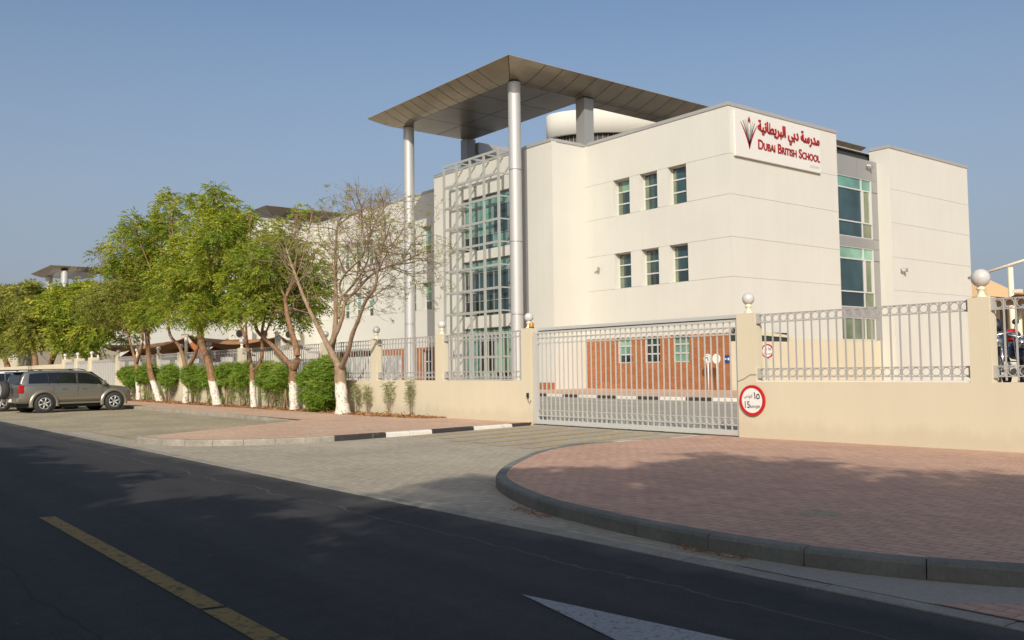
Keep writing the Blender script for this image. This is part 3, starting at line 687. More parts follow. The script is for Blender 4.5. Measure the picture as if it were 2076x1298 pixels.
# ------------------------------------------------------------------ writing
def text_mesh(body, size, m, name, parent, origin, xdir, ydir=(0, 0, 1), ext=.0, fit_w=None, fit_h=None, small=False, off=0., align='LEFT'):
    c = bpy.data.curves.new('lettering', 'FONT'); c.body = body; c.size = size; c.extrude = ext; c.offset = off; c.align_x = align
    if small:
        c.small_caps_scale = .74
        for ch_ in c.body_format: ch_.use_small_caps = True
    o = bpy.data.objects.new('lettering', c); COL.objects.link(o); bpy.context.view_layer.update()
    me = bpy.data.meshes.new_from_object(o.evaluated_get(bpy.context.evaluated_depsgraph_get())); bpy.data.objects.remove(o)
    co = np.array([v.co[:] for v in me.vertices]); mn, mx = co.min(0), co.max(0)
    kx = fit_w/(mx[0]-mn[0]) if fit_w else 1; ky = fit_h/(mx[1]-mn[1]) if fit_h else kx
    X = Vector(xdir).normalized(); Y = Vector(ydir).normalized(); N = X.cross(Y); O = Vector(origin)
    off_ = Vector((0, 0, 0)); q = parent
    while q is not None: off_ += q.location; q = q.parent
    for v in me.vertices:
        a = (v.co.x-mn[0])*kx; b = (v.co.y-mn[1])*ky; v.co = O+X*a+Y*b+N*v.co.z-off_
    me.materials.clear(); me.materials.append(m)
    ob = bpy.data.objects.new(name, me); COL.objects.link(ob); ob.parent = parent; return ob
def vis(s): return s[::-1]
AR = ' '.join([vis('\ufe8d\ufedf\ufe92\ufeae\ufef3\ufec4\ufe8e\ufee7\ufef4\ufe94'), vis('\ufea9\ufe91\ufef2'), vis('\ufee3\ufeaa\ufead\ufeb3\ufe94')])
SX = XC+.16
b0, b1 = on_x(1491.5, 314, SX), on_x(1665, 353, SX); zt_ = on_x(1665, 268, SX).z
sign = thing('school_sign', 'pale rectangular school name board with maroon lettering high on the corner block', 'sign', (SX, b0.y, b0.z))
zb_ = (b0.z+b1.z)/2
MB().box((XC+.01, b0.y, zb_), (SX, b1.y, zt_)).build('board', M['board'], sign, bevel=.02)
e0, e1 = on_x(1537.5, 302, SX+.02), on_x(1662, 330, SX+.02)
text_mesh('Dubai British School', 1, M['maroon'], 'lettering', sign, (SX+.03, e0.y, e1.z), (0, 1, 0), ext=.02, fit_w=e1.y-e0.y, fit_h=1.08*(on_x(1537.5, 284, SX).z-on_x(1537.5, 302, SX).z), small=True, off=.006)
a0 = on_x(1537.5, 272, SX+.02)
text_mesh(AR, 1, M['maroon'], 'lettering', sign, (SX+.03, e0.y, on_x(1600, 290, SX).z-.12), (0, 1, 0), ext=.03, fit_w=e1.y-e0.y, fit_h=1.05, off=.02)
t0 = on_x(1642, 338, SX)
text_mesh('taaleem', 1, M['greytext'], 'lettering', sign, (SX+.006, t0.y, t0.z-.05), (0, 1, 0), fit_w=on_x(1661, 342, SX).y-t0.y)
# emblem: a flame over a fan of leaves
L0 = on_x(1519.5, 302, SX); L1 = on_x(1517.5, 236, SX); H_ = L1.z-L0.z; cy_ = (L0.y+L1.y)/2; wE = (on_x(1533, 258, SX).y-on_x(1499, 252, SX).y)/2
def emb(a, b): return (SX+.03, cy_+a*wE, L0.z+b*H_)
def blade(sgn, a_tip, b_tip, w0, a_in, name, m):
    mb = MB(); n = 10; L = []; R = []
    for i in range(n+1):
        t = i/n; a = sgn*(a_tip*t**1.9+a_in*t*(1-t)); b = b_tip*t; w = w0*math.sin(math.pi*min(1, t*.9+.08))
        L.append(emb(a-w, b)); R.append(emb(a+w, b))
    for i in range(n):
        mb.quad(L[i], R[i], R[i+1], L[i+1])
        for s3 in (L, R): mb.quad(s3[i], s3[i+1], (SX, s3[i+1][1], s3[i+1][2]), (SX, s3[i][1], s3[i][2]))
    mb.build(name, m, sign)
for sgn in (-1, 1):
    blade(sgn, 1.0, .78, .07, .35, 'emblem_leaf', M['maroon']); blade(sgn, .72, .84, .05, .22, 'emblem_leaf', M['logo_green'])
    blade(sgn, .48, .88, .05, .14, 'emblem_leaf', M['logo_grey']); blade(sgn, .24, .86, .05, .05, 'emblem_leaf', M['logo_grey'])
fl = MB(); fl.quad(emb(0, .78), emb(.17, .88), emb(.09, .94), emb(0, 1.0), emb(-.09, .94), emb(-.17, .88)); fl.build('emblem_flame', M['maroon'], sign)

def speed_sign(name, label, c, R, nrm=(0, -1, 0), parentwall=None):
    t = thing(name, label, 'road sign', c)
    def disc(r0, r1, y0, y1, n=40):
        mb = MB().lathe([(0, y0), (r1, y0), (r1, y1)] if r0 == 0 else [(r0, y1), (r0, y0), (r1, y0), (r1, y1)], (0, 0, 0), n, axis='y', smooth=False); return mb
    disc(0, R*.84, -.012, 0).build('face', M['signwhite'], t, local=True)
    disc(R*.82, R, -.02, .012).build('rim', M['red'], t, local=True)
    cx, cy, cz = c
    def tx(b_, x0, x1, z0, z1, o=.0): text_mesh(b_, 1, M['black'], 'lettering', t, (cx+x0*R, cy-.018, cz+z0*R), (1, 0, 0), fit_w=(x1-x0)*R, fit_h=(z1-z0)*R, off=o)
    tx('15', -.57, -.19, -.50, -.06, .008); tx('km/ph', -.16, .62, -.56, -.27, .004)
    tx('\u0661\u0665', .16, .62, .09, .55, .012); tx('\ufeb1/'+vis('\ufedb\ufee2'), -.62, .05, .08, .40, .004)
    return t
c = on_y(1525.5, 812, WY-.03); speed_sign('speed_limit_sign', 'large round red-rimmed 15 km/ph speed sign on the cream wall beside the gate', tuple(c), .305)
c = on_y(1556, 712, 33.5); s2 = speed_sign('speed_limit_sign', 'smaller-looking round 15 km/ph sign on a post seen behind the right railing', tuple(c), .31)
MB().tube([(0, .03, -c.z+.06), (0, .03, .2)], .03, 8).build('post', M['rail'], s2, local=True)

# round signs on thin poles by the brick wall
for i, (px, lab) in enumerate(((1434.5, 'round white no-left-turn sign on a thin white pole by the brick wall'), (1452.5, 'blank round white sign on a thin pole, right of the no-left-turn sign'))):
    c = on_y(px, 727.5, 39.9); t = thing('round_road_sign', lab, 'road sign', (c.x, c.y, .19), group='round signs by the brick wall')
    MB().lathe([(0, -.015), (.27, -.015), (.27, .01), (0, .01)], (0, 0, c.z-.19), 28, axis='y', smooth=False).build('face', M['signwhite'], t, local=True)
    MB().tube([(0, .03, 0), (0, .03, c.z-.19)], .035, 8).build('pole', M['signwhite'], t, local=True)
    if i == 0:
        MB().ring((0, -.02, c.z-.19), .2, .018, n=24).build('ring', M['greytext'], t, local=True)
        a = MB(); zc = c.z-.19; a.box((-.1, -.022, zc+.03), (.05, -.017, zc+.08)); a.box((.01, -.022, zc-.12), (.06, -.017, zc+.03)); a.quad((-.1, -.02, zc+.11), (-.1, -.02, zc), (-.17, -.02, zc+.055)); a.build('turn_arrow', M['black'], t, local=True)
c = on_y(1478, 728, FY-.09); t = thing('direction_sign', 'small blue rectangular sign with white marks on the brick wall', 'sign', tuple(c))
MB().box((-.38, -.02, -.21), (.38, .02, .21)).build('panel', M['blue'], t, local=True)
w = MB(); w.quad((-.33, -.025, 0), (-.22, -.025, -.06), (-.22, -.025, .06)); w.box((-.22, -.026, -.02), (-.14, -.021, .02)); w.box((-.08, -.026, -.07), (.03, -.021, .07)); w.box((.1, -.026, -.06), (.32, -.021, -.01)); w.box((.1, -.026, .02), (.32, -.021, .06)); w.build('marks', M['signwhite'], t, local=True)
# cameras and lamps on the walls
def seccam(c, lab, fx=False):
    t = thing('security_camera', lab, 'camera', c); m = MB()
    if fx: m.box((0, -.05, -.05), (.25, .05, .05)); t2 = MB().box((.2, -.24, -.10), (.30, .1, 0))
    else: m.box((-.03, -.2, -.03), (.03, 0, .03)); t2 = MB().box((-.2, -.3, -.04), (.02, -.2, .05))
    m.build('bracket', M['alu_dark'], t, local=True); t2.build('housing', M['acwhite'], t, local=True); 
    MB().box((.06, -.28, -.14) if not fx else (.2, .2, -.2), (.15, -.18, .1) if not fx else (.34, .34, .05)).build('second_head', M['alu_dark'], t, local=True); return t
seccam(tuple(on_y(1216, 545, FY)), 'small security camera on the white wall left of the lower windows')
seccam(tuple(on_x(1826, 546, XC)), 'small double security camera on the white right-hand block', True)
seccam(tuple(on_x(1756, 336, GX+.08)), 'box flood lamp on grey cladding above the strip window', True)

# ------------------------------------------------------------------ boundary walls, railings, gate, lamps
def ordw(n): return ['first', 'second', 'third', 'fourth', 'fifth', 'sixth', 'seventh', 'eighth', 'ninth', 'tenth', 'eleventh'][n]
wl_ = thing('boundary_wall', 'long low cream boundary wall with pillars left of the sliding gate', 'wall', (-30, WY, 0))
PX = [-18.5, -22.6, -26.5, -30.2, -34.3, -38.1, -42.1, -46.0, -49.6, -53.4, -57.2]
MB().box((-57.39, WY, -.03), (-18.31, WY+.22, 1.2)).build('wall_base', M['cream'], wl_)
for x in PX: MB().box((x-.19, WY, 1.2), (x+.19, WY+.24, 2.57)).build('pillar', M['cream'], wl_)
wr_ = thing('boundary_wall', 'plain cream boundary wall with pillars right of the sliding gate', 'wall', (-5, WY, 0))
PR = [-11.47, -6.86, -2.2, 2.5]
MB().box((-11.69, WY, -.03), (12, WY+.22, 1.19)).build('wall_base', M['cream'], wr_)
MB().box((-11.24, WY+.01, 1.191), (-7.05, WY+.2, 1.207)).build('worn_render_edge', M['signwhite'], wr_)
for x in PR: MB().box((x-(.22 if x < -10 else .17), WY, 1.19), (x+(.22 if x < -10 else .17), WY+.24, 2.57)).build('pillar', M['cream'], wr_)
MB().tube([(-11.69, WY-.006, 1.19), (-11.5, WY-.01, 1.26), (-11.38, WY-.01, 1.33), (-11.2, WY-.01, 1.33)], .004, 5).build('loose_cable', M['plastic'], wr_)
def railing(x0, x1, lab, grp, y=WY+.11, z0=1.24, z1=2.53, detail=True):
    """bars with a band of rings at top and bottom"""
    L = x1-x0; n = max(4, round(L/.178)); w = L/n; t = thing('fence_railing', lab, 'railing', ((x0+x1)/2, y, z0), group=grp)
    r = MB()
    for z in (z1, z1-.165, z0+.21, z0+.045): r.box((x0, y-.011, z-.009), (x1, y+.011, z+.009))
    r.build('rails', M['rail'], t)
    b = MB()
    for k in range(1, n): b.box((x0+k*w-.012, y-.012, z0-.02), (x0+k*w+.012, y+.0125, z1+.001))
    b.build('bars', M['rail'], t)
    for z in (z1-.083, z0+.128):
        g_ = MB()
        for k in range(n): g_.ring((x0+(k+.5)*w, y, z), .070, .0085, n=16, m=4)
        g_.build('ring_band', M['rail'], t)
    br = MB()
    for x, s3 in ((x0, 1), (x1, -1)):
        for z in (z1-.08, z0+.12): br.box((x, y-.06, z-.1), (x+s3*.05, y+.05, z+.1))
    br.build('brackets', M['rail'], t)
    return t
for i in range(len(PX)-1):
    railing(PX[i+1]+.19, PX[i]-.19, f'grey ring-topped railing, {ordw(i)} panel left of the gate pillar', 'railing panels left of the gate')
for i in range(len(PR)-1):
    railing(PR[i]+(.22 if i == 0 else .17), PR[i+1]-.17, ['grey ring-topped railing between the gate pillar and the next pillar on the right', 'grey ring-topped railing at the right picture edge with motorcycles behind', 'grey ring-topped railing beyond the right picture edge'][i], 'railing panels right of the gate')
def lamp(x, lab, m='globe', y=WY+.12, z=2.57, R=.122, grp='globe lamps on the wall pillars'):
    t = thing('globe_lamp', lab, 'lamp', (x, y, z), group=grp)
    MB().lathe([(0, 0), (.085, 0), (.085, .02), (.055, .05), (.05, .12), (.075, .135), (.075, .15), (.05, .165), (.06, .19), (0, .19)], (0, 0, 0), 16).build('lamp_base', M['postcream'], t, local=True)
    MB().lathe([(R*math.sin(math.pi*k/12), .17+R-R*math.cos(math.pi*k/12)) for k in range(13)], (0, 0, 0), 24).build('globe', M[m], t, local=True)
    return t
lamp(PX[0], 'white globe lamp on the gate pillar beside the amber beacon')
for i in range(1, len(PX)):
    d_ = {1: 'white globe lamp on the pillar before the steel sun screen', 2: 'greyish globe lamp on the pillar left of the round steel column', 3: 'grey globe lamp on the pillar behind the bare tree', 4: 'dark grey globe lamp on the pillar between the stout and thin forked trees'}.get(i, f'small globe lamp among the trees, on the {ordw(i)} pillar left of the gate pillar')
    lamp(PX[i], d_, 'globe_grey' if i in (2, 3, 4, 5, 6, 7, 8) else 'globe')
lamp(PR[0], 'white globe lamp on the pillar right of the gate'); lamp(PR[1], 'largest white globe lamp, on the pillar near the right edge', R=.15); lamp(PR[2], 'white globe lamp beyond the right edge of view')
bk = thing('amber_beacon', 'small amber warning beacon on the left gate pillar', 'beacon', (PX[0]+.13, WY+.1, 2.57))
MB().lathe([(0, 0), (.06, 0), (.065, .02), (.065, .11), (.05, .14), (0, .15)], (0, 0, 0), 16).build('lens', M['amber'], bk, local=True); MB().lathe([(.07, -.001), (.07, .025), (.06, .03)], (0, 0, 0), 16).build('collar', M['plastic'], bk, local=True)
ic = thing('entry_button', 'small black push button box on the left gate pillar', 'switch', (PX[0]+.1, WY-.03, .82))
MB().box((-.03, -.03, -.06), (.03, .01, .06)).build('box', M['plastic'], ic, local=True); MB().tube([(0, 0, -.06), (.03, -.02, -.15), (.09, -.02, -.19), (.13, 0, -.13)], .008, 6).build('cable', M['plastic'], ic, local=True)
# sliding gate
GX0, GX1, GY = PX[0]+.22, PR[0]-.23, WY+.1
gt = thing('sliding_gate', 'wide pale grey barred sliding gate with ring bands between two cream pillars', 'gate', ((GX0+GX1)/2, GY, .06))
fr = MB(); fr.box((GX0+.02, GY-.04, .09), (GX0+.16, GY+.04, 2.46)); fr.box((GX1-.07, GY-.04, .09), (GX1-.02, GY+.04, 2.46)); fr.box((GX0+.16, GY-.035, .09), (GX1-.07, GY+.035, .20)); fr.box((GX0+.16, GY-.035, 2.41), (GX1-.07, GY+.035, 2.46))
fr.build('frame', M['gate'], gt)
n = 38; w_ = (GX1-.07-GX0-.16)/n; b = MB(); rg = MB()
for k in range(1, n):
    x = GX0+.16+k*w_; b.box((x-.012, GY-.012, .2), (x+.012, GY+.012, 2.41))
for k in range(n):
    for z in (2.23, .37): rg.ring((GX0+.16+(k+.5)*w_, GY, z), .067, .0085, n=14, m=4)
b.build('bars', M['gate'], gt)
for z in (2.305, 2.155, .445, .295): rg.box((GX0+.16, GY-.018, z-.008), (GX1-.07, GY+.018, z+.008))
rg.build('ring_bands', M['gate'], gt)
for k in range(7): MB().lathe([(0, -.02), (.045, -.02), (.045, .02), (0, .02)], (GX0+.4+k*1.0, GY, .085), 12, axis='y').build('roller', M['plastic'], gt)
gb = thing('gate_guide_beam', 'grey overhead guide beam spanning between the gate pillars', 'beam', ((GX0+GX1)/2, WY+.2, 2.5))
MB().box((GX0-.22, WY+.245, 2.50), (GX1+.1, WY+.38, 2.575)).build('channel', M['gate'], gb); MB().box((GX0-.01, WY+.26, 2.475), (GX1+.01, WY+.36, 2.499)).build('beam_shade_strip', M['seam'], gb)  # dark strip below the channel paints the beam's shadow
gr = MB().box((GX0-.2, GY-.04, .05), (GX1, GY+.04, .074)); struct('gate_ground_rail', gr, M['seam'])
# stacked side gates and doors farther left along the same wall
def panel_gate(x0, x1, lab, bars):
    t = thing('metal_side_gate', lab, 'gate', ((x0+x1)/2, WY+.1, .1), group='pale grey solid gates at the far left')
    m = MB(); m.box((x0, WY+.08, .12), (x1, WY+.12, 2.35)); m.build('panel', M['gate'], t)
    f = MB(); f.box((x0, WY+.05, 2.28), (x1, WY+.15, 2.42))
    for k in range(bars+1): x = x0+(x1-x0)*k/bars; f.box((x-.03, WY+.04, .1), (x+.03, WY+.075, 2.28))
    f.build('frame', M['rail'], t)
panel_gate(-63.1, -57.4, 'wide pale grey solid gate between cream pillars behind the silver car', 14); panel_gate(-66.7, -63.8, 'narrower grey double door just left of the wide solid gate', 4); panel_gate(-70.4, -67.5, 'plain grey metal panel farthest left beside the trees', 2)
w3 = thing('boundary_wall', 'cream gate pillars and wall at the far left behind the parked cars', 'wall', (-70, WY, 0))
for x in (-63.4, -67.1, -70.8): MB().box((x-.3, WY-.05, 0), (x+.3, WY+.5, 2.62)).build('pillar', M['cream'], w3, bevel=.02)
MB().box((-150, WY, 0), (-71, WY+.25, 2.3)).build('wall_base', M['cream'], w3)
for i, x in enumerate((-63.4, -67.1, -70.8)): lamp(x, ['white globe lamp on the pillar left of the wide solid gate', 'white globe lamp between the two grey doors at far left', 'small white globe lamp on the farthest left pillar'][i], z=2.62)

# ------------------------------------------------------------------ behind the fence
lwall = thing('low_white_wall', 'low white screen wall standing behind the left railings', 'wall', (-45, 19, 0)); MB().box((-62, 19, 0), (-31.5, 19.2, 2.12)).build('panel', M['signwhite'], lwall)
def acunit(y, z, lab):
    t = thing('air_conditioner', lab, 'air conditioner', (-82.9, y, z), group='air conditioners on the cream wing wall')
    MB().box((0, -.85, 0), (.7, .85, 1.1)).build('casing', M['acwhite'], t, local=True, bevel=.03)
    for s3 in (-.4,): MB().ring((.72, s3, .55), .36, .03, axis='x', n=22).build('fan_guard', M['rail'], t, local=True); MB().lathe([(0, .705), (.34, .705)], (0, s3, .55), 20, axis='x').build('fan', M['plastic'], t, local=True)
acunit(32.9, 4.6, 'cream air conditioner box, left one on the wing wall above the shade sail'); acunit(35.3, 4.6, 'cream air conditioner box, right one on the wing wall above the shade sail'); acunit(37.8, 4.6, 'cream air conditioner box farthest right on the wing wall, behind tree trunks')
def sail(corners, sagz, lab, m='sail', nx=12):
    mb = MB(); P = [Vector(c) for c in corners]; vs = []
    for j in range(nx+1):
        for i in range(nx+1):
            u, v = i/nx, j/nx; p = P[0]*(1-u)*(1-v)+P[1]*u*(1-v)+P[2]*u*v+P[3]*(1-u)*v
            cx = 16*u*(1-u)*v*(1-v); ed = 4*max(u*(1-u)*(1 if j in (0, nx) else .3), v*(1-v)*(1 if i in (0, nx) else .3))
            vs.append((p.x, p.y, p.z-sagz*max(cx, ed*.75)))
    mb.add(vs, [(j*(nx+1)+i, j*(nx+1)+i+1, (j+1)*(nx+1)+i+1, (j+1)*(nx+1)+i) for j in range(nx) for i in range(nx)], True)
    o = mb.build('shade_sail', M[m]); sd = o.modifiers.new('thickness', 'SOLIDIFY'); sd.thickness = .03; return tag(o, lab, 'shade sail')
def post(x, y, h, lab, r=.12, m='postcream'):
    t = MB().tube([(x, y, 0), (x, y, h)], r, 10); t.box((x-r*1.2, y-r*1.2, h), (x+r*1.2, y+r*1.2, h+.08)); return tag(t.build('sail_post', M[m]), lab, 'post', 'cream shade sail posts')
sail([(-81.4, 20, 4.1), (-59.6, 20, 3.9), (-76, 27, 3.6), (-95, 27, 4.4)], .9, 'large brown shade sail over the play area, left of the middle post')
sail([(-59.5, 20, 4.05), (-45.5, 20, 3.4), (-55.5, 25.5, 3.3), (-70, 25.5, 3.7)], .7, 'brown shade sail between the two cream posts behind the tree trunks')
sail([(-45.2, 20, 3.5), (-42.9, 20.3, 2.75), (-48.5, 23.5, 2.9), (-51.5, 23.5, 3.3)], .2, 'smaller brown shade sail sloping down at its right end behind the trunks')
post(-81.4, 20, 4.4, 'cream post left end of the brown shade sails'); post(-59.6, 20, 4.05, 'cream post in the middle between the two large brown sails'); post(-45.4, 20, 3.55, 'cream post at the right of the brown shade sails')
def play(x, y, lab):
    t = thing('play_house', lab, 'play structure', (x, y, .06), group='timber play structures')
    m = MB()
    for a in (-1, 1):
        for b_ in (-1, 1): m.box((a*1.3-.12, b_*1.1-.12, 0), (a*1.3+.12, b_*1.1+.12, 2.6))
    m.box((-1.42, -1.2, 1.1), (1.42, 1.2, 1.22)); m.box((-1.4, -1.2, 1.7), (1.4, -1.12, 1.85)); m.build('frame', M['wood'], t, local=True)
    r = MB(); r.add([(-1.7, -1.5, 2.6), (1.7, -1.5, 2.6), (1.7, 1.5, 2.6), (-1.7, 1.5, 2.6), (0, 0, 3.9)], [(0, 1, 4), (1, 2, 4), (2, 3, 4), (3, 0, 4), (0, 3, 2, 1)]); r.build('roof', M['wood'], t, local=True)
for i, x in enumerate((-85, -77, -70, -63)): play(x, 24, ['orange-roofed timber play house at the far left behind the wall', 'timber play house under the left brown sail', 'timber play house behind the wide grey gate', 'timber play house under the middle brown sail'][i])
# right background: tan fabric roof, sail, posts, low wall
ta, tb = on_y(1982, 560, 84), on_y(2036, 603, 84)
tn = thing('tan_fabric_roof', 'pointed tan fabric roof just right of the white block', 'shade tent', (ta.x, 84, 0))
t_ = MB(); t_.add([(2*ta.x-tb.x-3, 81, tb.z), (tb.x, 81, tb.z), (tb.x, 90, tb.z), (2*ta.x-tb.x-3, 90, tb.z), (ta.x, 85, ta.z)], [(0, 1, 4), (1, 2, 4), (2, 3, 4), (3, 0, 4)]); t_.build('fabric', mat('tan_canvas', (.62, .42, .22), .9), tn)
pm = MB()
for x, y in ((2*ta.x-tb.x-3, 81), (tb.x, 81), (tb.x, 90)): pm.tube([(x, y, 0), (x, y, tb.z)], .12, 8)
pm.build('posts', M['postcream'], tn)
sp_ = thing('raised_sail_frame', 'tall cream post carrying a thin sloping beam at the right edge', 'post', (-16.85, 40, 0))
MB().tube([(-16.85, 40, 0), (-16.85, 40, 5.5)], .11, 10).build('post', M['postcream'], sp_); MB().tube([(-18.6, 40, 5.2), (-15.0, 40, 6.05)], .06, 8).build('beam', M['postcream'], sp_)
sail([tuple(on_y(2004, 607, 21)), tuple(on_y(2062, 593, 20.5)), tuple(on_y(2210, 585, 24)), tuple(on_y(2030, 618, 32))], .12, 'dark brown sail just behind the right-hand railing')
c = on_y(2063, 594, 22); post(c.x, 22, c.z, 'cream post holding the sail behind the right-hand railing', .07)
bw = thing('garden_wall', 'low cream wall with brown glazing behind it at the right edge', 'wall', (-12, 36, 0)); MB().box((on_y(1990, 700, 36).x, 36, 0), (-4, 36.3, 2.0)).build('wall_base', M['cream'], bw); MB().box((on_y(1990, 700, 40.6).x, 40.6, 0), (-4, 40.9, on_y(2040, 624, 40.6).z)).build('brown_panel', simple_ground('weathered_brown_screen', (.15, .11, .07), .4, .6), bw)
lamp(on_y(2057, 700, 36.1).x, 'tiny white globe lamp on the low cream wall at right edge', y=36.15, z=2.0)

# ------------------------------------------------------------------ foliage
def leaves(centres, dirs, L, lw, per, tint, name, m, parent, droop=.5, ll=.42, up=None):
    """pinnate sprays: `per` leaflets along each drooping stalk, every leaflet a small folded blade"""
    n = len(centres); C_ = np.repeat(centres, per, 0); D = np.repeat(dirs, per, 0); k = np.tile(np.arange(per), n)
    t = (k//2+1)/(per/2.); side = np.where(k % 2 == 0, 1., -1.)
    Ls = np.repeat(L*RNG.uniform(.7, 1.3, n), per)
    S_ = np.cross(D, [0, 0, 1.]); S_ /= np.linalg.norm(S_, axis=1)[:, None]+1e-6
    base = C_+D*(Ls*t)[:, None]; base[:, 2] -= droop*Ls*t**2
    ld = S_*side[:, None]*.75+D*.55+RNG.normal(0, .22, D.shape); ld[:, 2] -= droop*.7; ld /= np.linalg.norm(ld, axis=1)[:, None]
    lg = (Ls*ll*RNG.uniform(.7, 1.2, len(k)))[:, None]
    wv = np.cross(ld, RNG.normal(0, 1, D.shape)+np.array([0, 0, .6])); wv /= np.linalg.norm(wv, axis=1)[:, None]+1e-6; wv *= lw
    v = np.stack([base, base+ld*lg*.45+wv, base+ld*lg, base+ld*lg*.45-wv], 1).reshape(-1, 3)
    if parent is not None:
        v = v-np.array(parent.location)
    nf = len(k); me = bpy.data.meshes.new(name); me.vertices.add(len(v)); me.vertices.foreach_set('co', v.astype(np.float32).ravel())
    me.loops.add(nf*4); me.loops.foreach_set('vertex_index', np.arange(nf*4, dtype=np.int32)); me.polygons.add(nf)
    me.polygons.foreach_set('loop_start', np.arange(0, nf*4, 4, dtype=np.int32)); me.update(calc_edges=True)
    at = me.attributes.new('tint', 'FLOAT', 'FACE'); at.data.foreach_set('value', np.repeat(np.clip(tint, 0, 1), per).astype(np.float32))
    me.materials.append(m); o = bpy.data.objects.new(name, me); COL.objects.link(o)
    if parent is not None: o.parent = parent
    return o
def clump_points(cl, dens, out=None):
    C_, D, T = [], [], []
    for c, r, k in cl:
        n = int(dens*k*r[0]*r[0]); 
        if n < 3: continue
        ms = max(6, int(22*k+4)); su = RNG.normal(0, 1, (ms, 3)); su /= np.linalg.norm(su, axis=1)[:, None]; su *= RNG.uniform(.55, 1.0, ms)[:, None]
        w = RNG.uniform(.3, 1., ms); idx = RNG.choice(ms, n, p=w/w.sum())
        q = su[idx]+RNG.normal(0, 1, (n, 3))*np.array([.13, .13, .115]); loose = RNG.random(n) < .09
        v = RNG.normal(0, 1, (n, 3)); v /= np.linalg.norm(v, axis=1)[:, None]; q[loose] = (v*RNG.uniform(.2, .95, (n, 1)))[loose]
        u = q/(np.linalg.norm(q, axis=1)[:, None]+1e-6)
        C_.append(np.array(c)+q*np.array(r)); d = u+(q-su[idx])*2+RNG.normal(0, .4, u.shape); d[:, 2] = d[:, 2]*.7+.2; d /= np.linalg.norm(d, axis=1)[:, None]; D.append(d)
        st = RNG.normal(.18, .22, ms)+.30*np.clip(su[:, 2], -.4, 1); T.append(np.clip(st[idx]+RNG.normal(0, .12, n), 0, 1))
    return np.concatenate(C_), np.concatenate(D), np.concatenate(T)
def limbs(mb, paths, n=9, jit=0.):
    for pts, r0, r1 in paths:
        P = [Vector(p) for p in pts]; Q = []; 
        for i in range(len(P)-1):
            for k in range(4):
                t = k/4; p0 = P[max(i-1, 0)]; p1 = P[i]; p2 = P[i+1]; p3 = P[min(i+2, len(P)-1)]
                q = .5*((2*p1)+(-p0+p2)*t+(2*p0-5*p1+4*p2-p3)*t*t+(-p0+3*p1-3*p2+p3)*t**3); Q.append(q+Vector((random.gauss(0, jit), random.gauss(0, jit), 0)))
        Q.append(P[-1]); m_ = len(Q); rad = [r0+(r1-r0)*(i/(m_-1))**.8 for i in range(m_)]
        rad = [r*(1+.06*math.sin(i*1.7)) for i, r in enumerate(rad)]; mb.tube(Q, rad, n)
def tree(name, label, cat, base, px_limbs, clumps, y=14.55, ydev=1.2, dens=440, leaf='leaf', bark_='bark', grp=None, spray=.34, lw=.023, per=12, twigs=True, seed=0):
    rr = random.Random(seed); b = on_y(base[0], base[1], y); b.z = .06
    t = thing(name, label, cat, tuple(b), group=grp); tm = MB(); scale_ = (b-Vector((0, 0, CAMH))).length/FPX
    paths = []; ends = []
    for pts, r0, r1 in px_limbs:
        P = []
        for i, q in enumerate(pts):
            yy = y+(q[2] if len(q) > 2 else 0); v = on_y(q[0], q[1], yy); P.append(v)
        paths.append((P, r0, r1)); ends.append(P[-1])
    if clumps:
        cl = []
        for c in clumps:
            cyp = c[1]-(14 if c[1] >= 638 and y < 15 else 0); yy = y+(c[3] if len(c) > 3 else rr.uniform(-ydev, ydev)); p = on_y(c[0], cyp, yy); r = c[2]*scale_; k = c[4] if len(c) > 4 else 1.
            cl.append(((p.x, p.y, p.z), (r*1.0, r*1.1, r*.9), k))
            # limb reaching into the clump
            e = min(ends, key=lambda e_: (e_-p).length); mid = e.lerp(p, .5)+Vector((rr.gauss(0, .15), rr.gauss(0, .15), -.12*(p-e).length))
            paths.append(([e, mid, p], .045, .008))
            for _ in range(5):
                d = Vector((rr.gauss(0, 1), rr.gauss(0, 1), rr.gauss(.3, .8))).normalized()*r*.95; paths.append(([p.lerp(mid, .3), p+d*.5+Vector((0, 0, .05)), p+d], .018, .006))
    # buttressed base
    limbs(tm, paths, 9); r0 = px_limbs[0][1]
    tm.lathe([(r0*1.25, -.08), (r0*1.15, .03), (r0*1.02, .14), (r0*.9, .3)], (b.x, b.y, b.z), 12)
    tm.build('trunk', M[bark_], t)
    if clumps:
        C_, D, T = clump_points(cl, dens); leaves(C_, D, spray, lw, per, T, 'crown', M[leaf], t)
    return t
G1 = 'trees along the boundary wall'
tree('street_tree', 'small leafy tree with brownish crown, first trunk right of the parked car', 'tree', (281, 811), [([(281, 811), (280, 785), (278, 760), (276, 735)], .13, .11), ([(276, 737), (270, 715), (263, 690), (250, 660)], .09, .05), ([(276, 738), (284, 715), (290, 690), (285, 650)], .09, .05)],
     [(215, 612, 38), (250, 592, 40), (238, 650, 34), (272, 642, 34), (198, 640, 30), (215, 565, 28, None, .5) if False else (215, 565, 28, .5, .5), (228, 500, 34, .6, .22), (205, 525, 26, .3, .18), (240, 545, 36, 1, .4), (200, 600, 30, 0, .7), (262, 690, 22)], leaf='leaf_dull', grp=G1, seed=1)
tree('street_tree', 'leaning red-barked tree with white-painted base, second trunk right of the parked car', 'tree', (324, 815), [([(324, 815), (317, 795), (309, 770), (303, 745), (301, 715), (298, 675)], .17, .12), ([(299, 680), (285, 650), (278, 610)], .1, .06), ([(299, 680), (312, 645), (320, 600)], .1, .06)],
     [(290, 472, 34), (275, 520, 44), (310, 540, 44), (285, 580, 44), (258, 560, 34), (300, 612, 40), (268, 452, 20), (322, 592, 34), (250, 480, 26, 0, .5), (290, 650, 30)], grp=G1, seed=2)
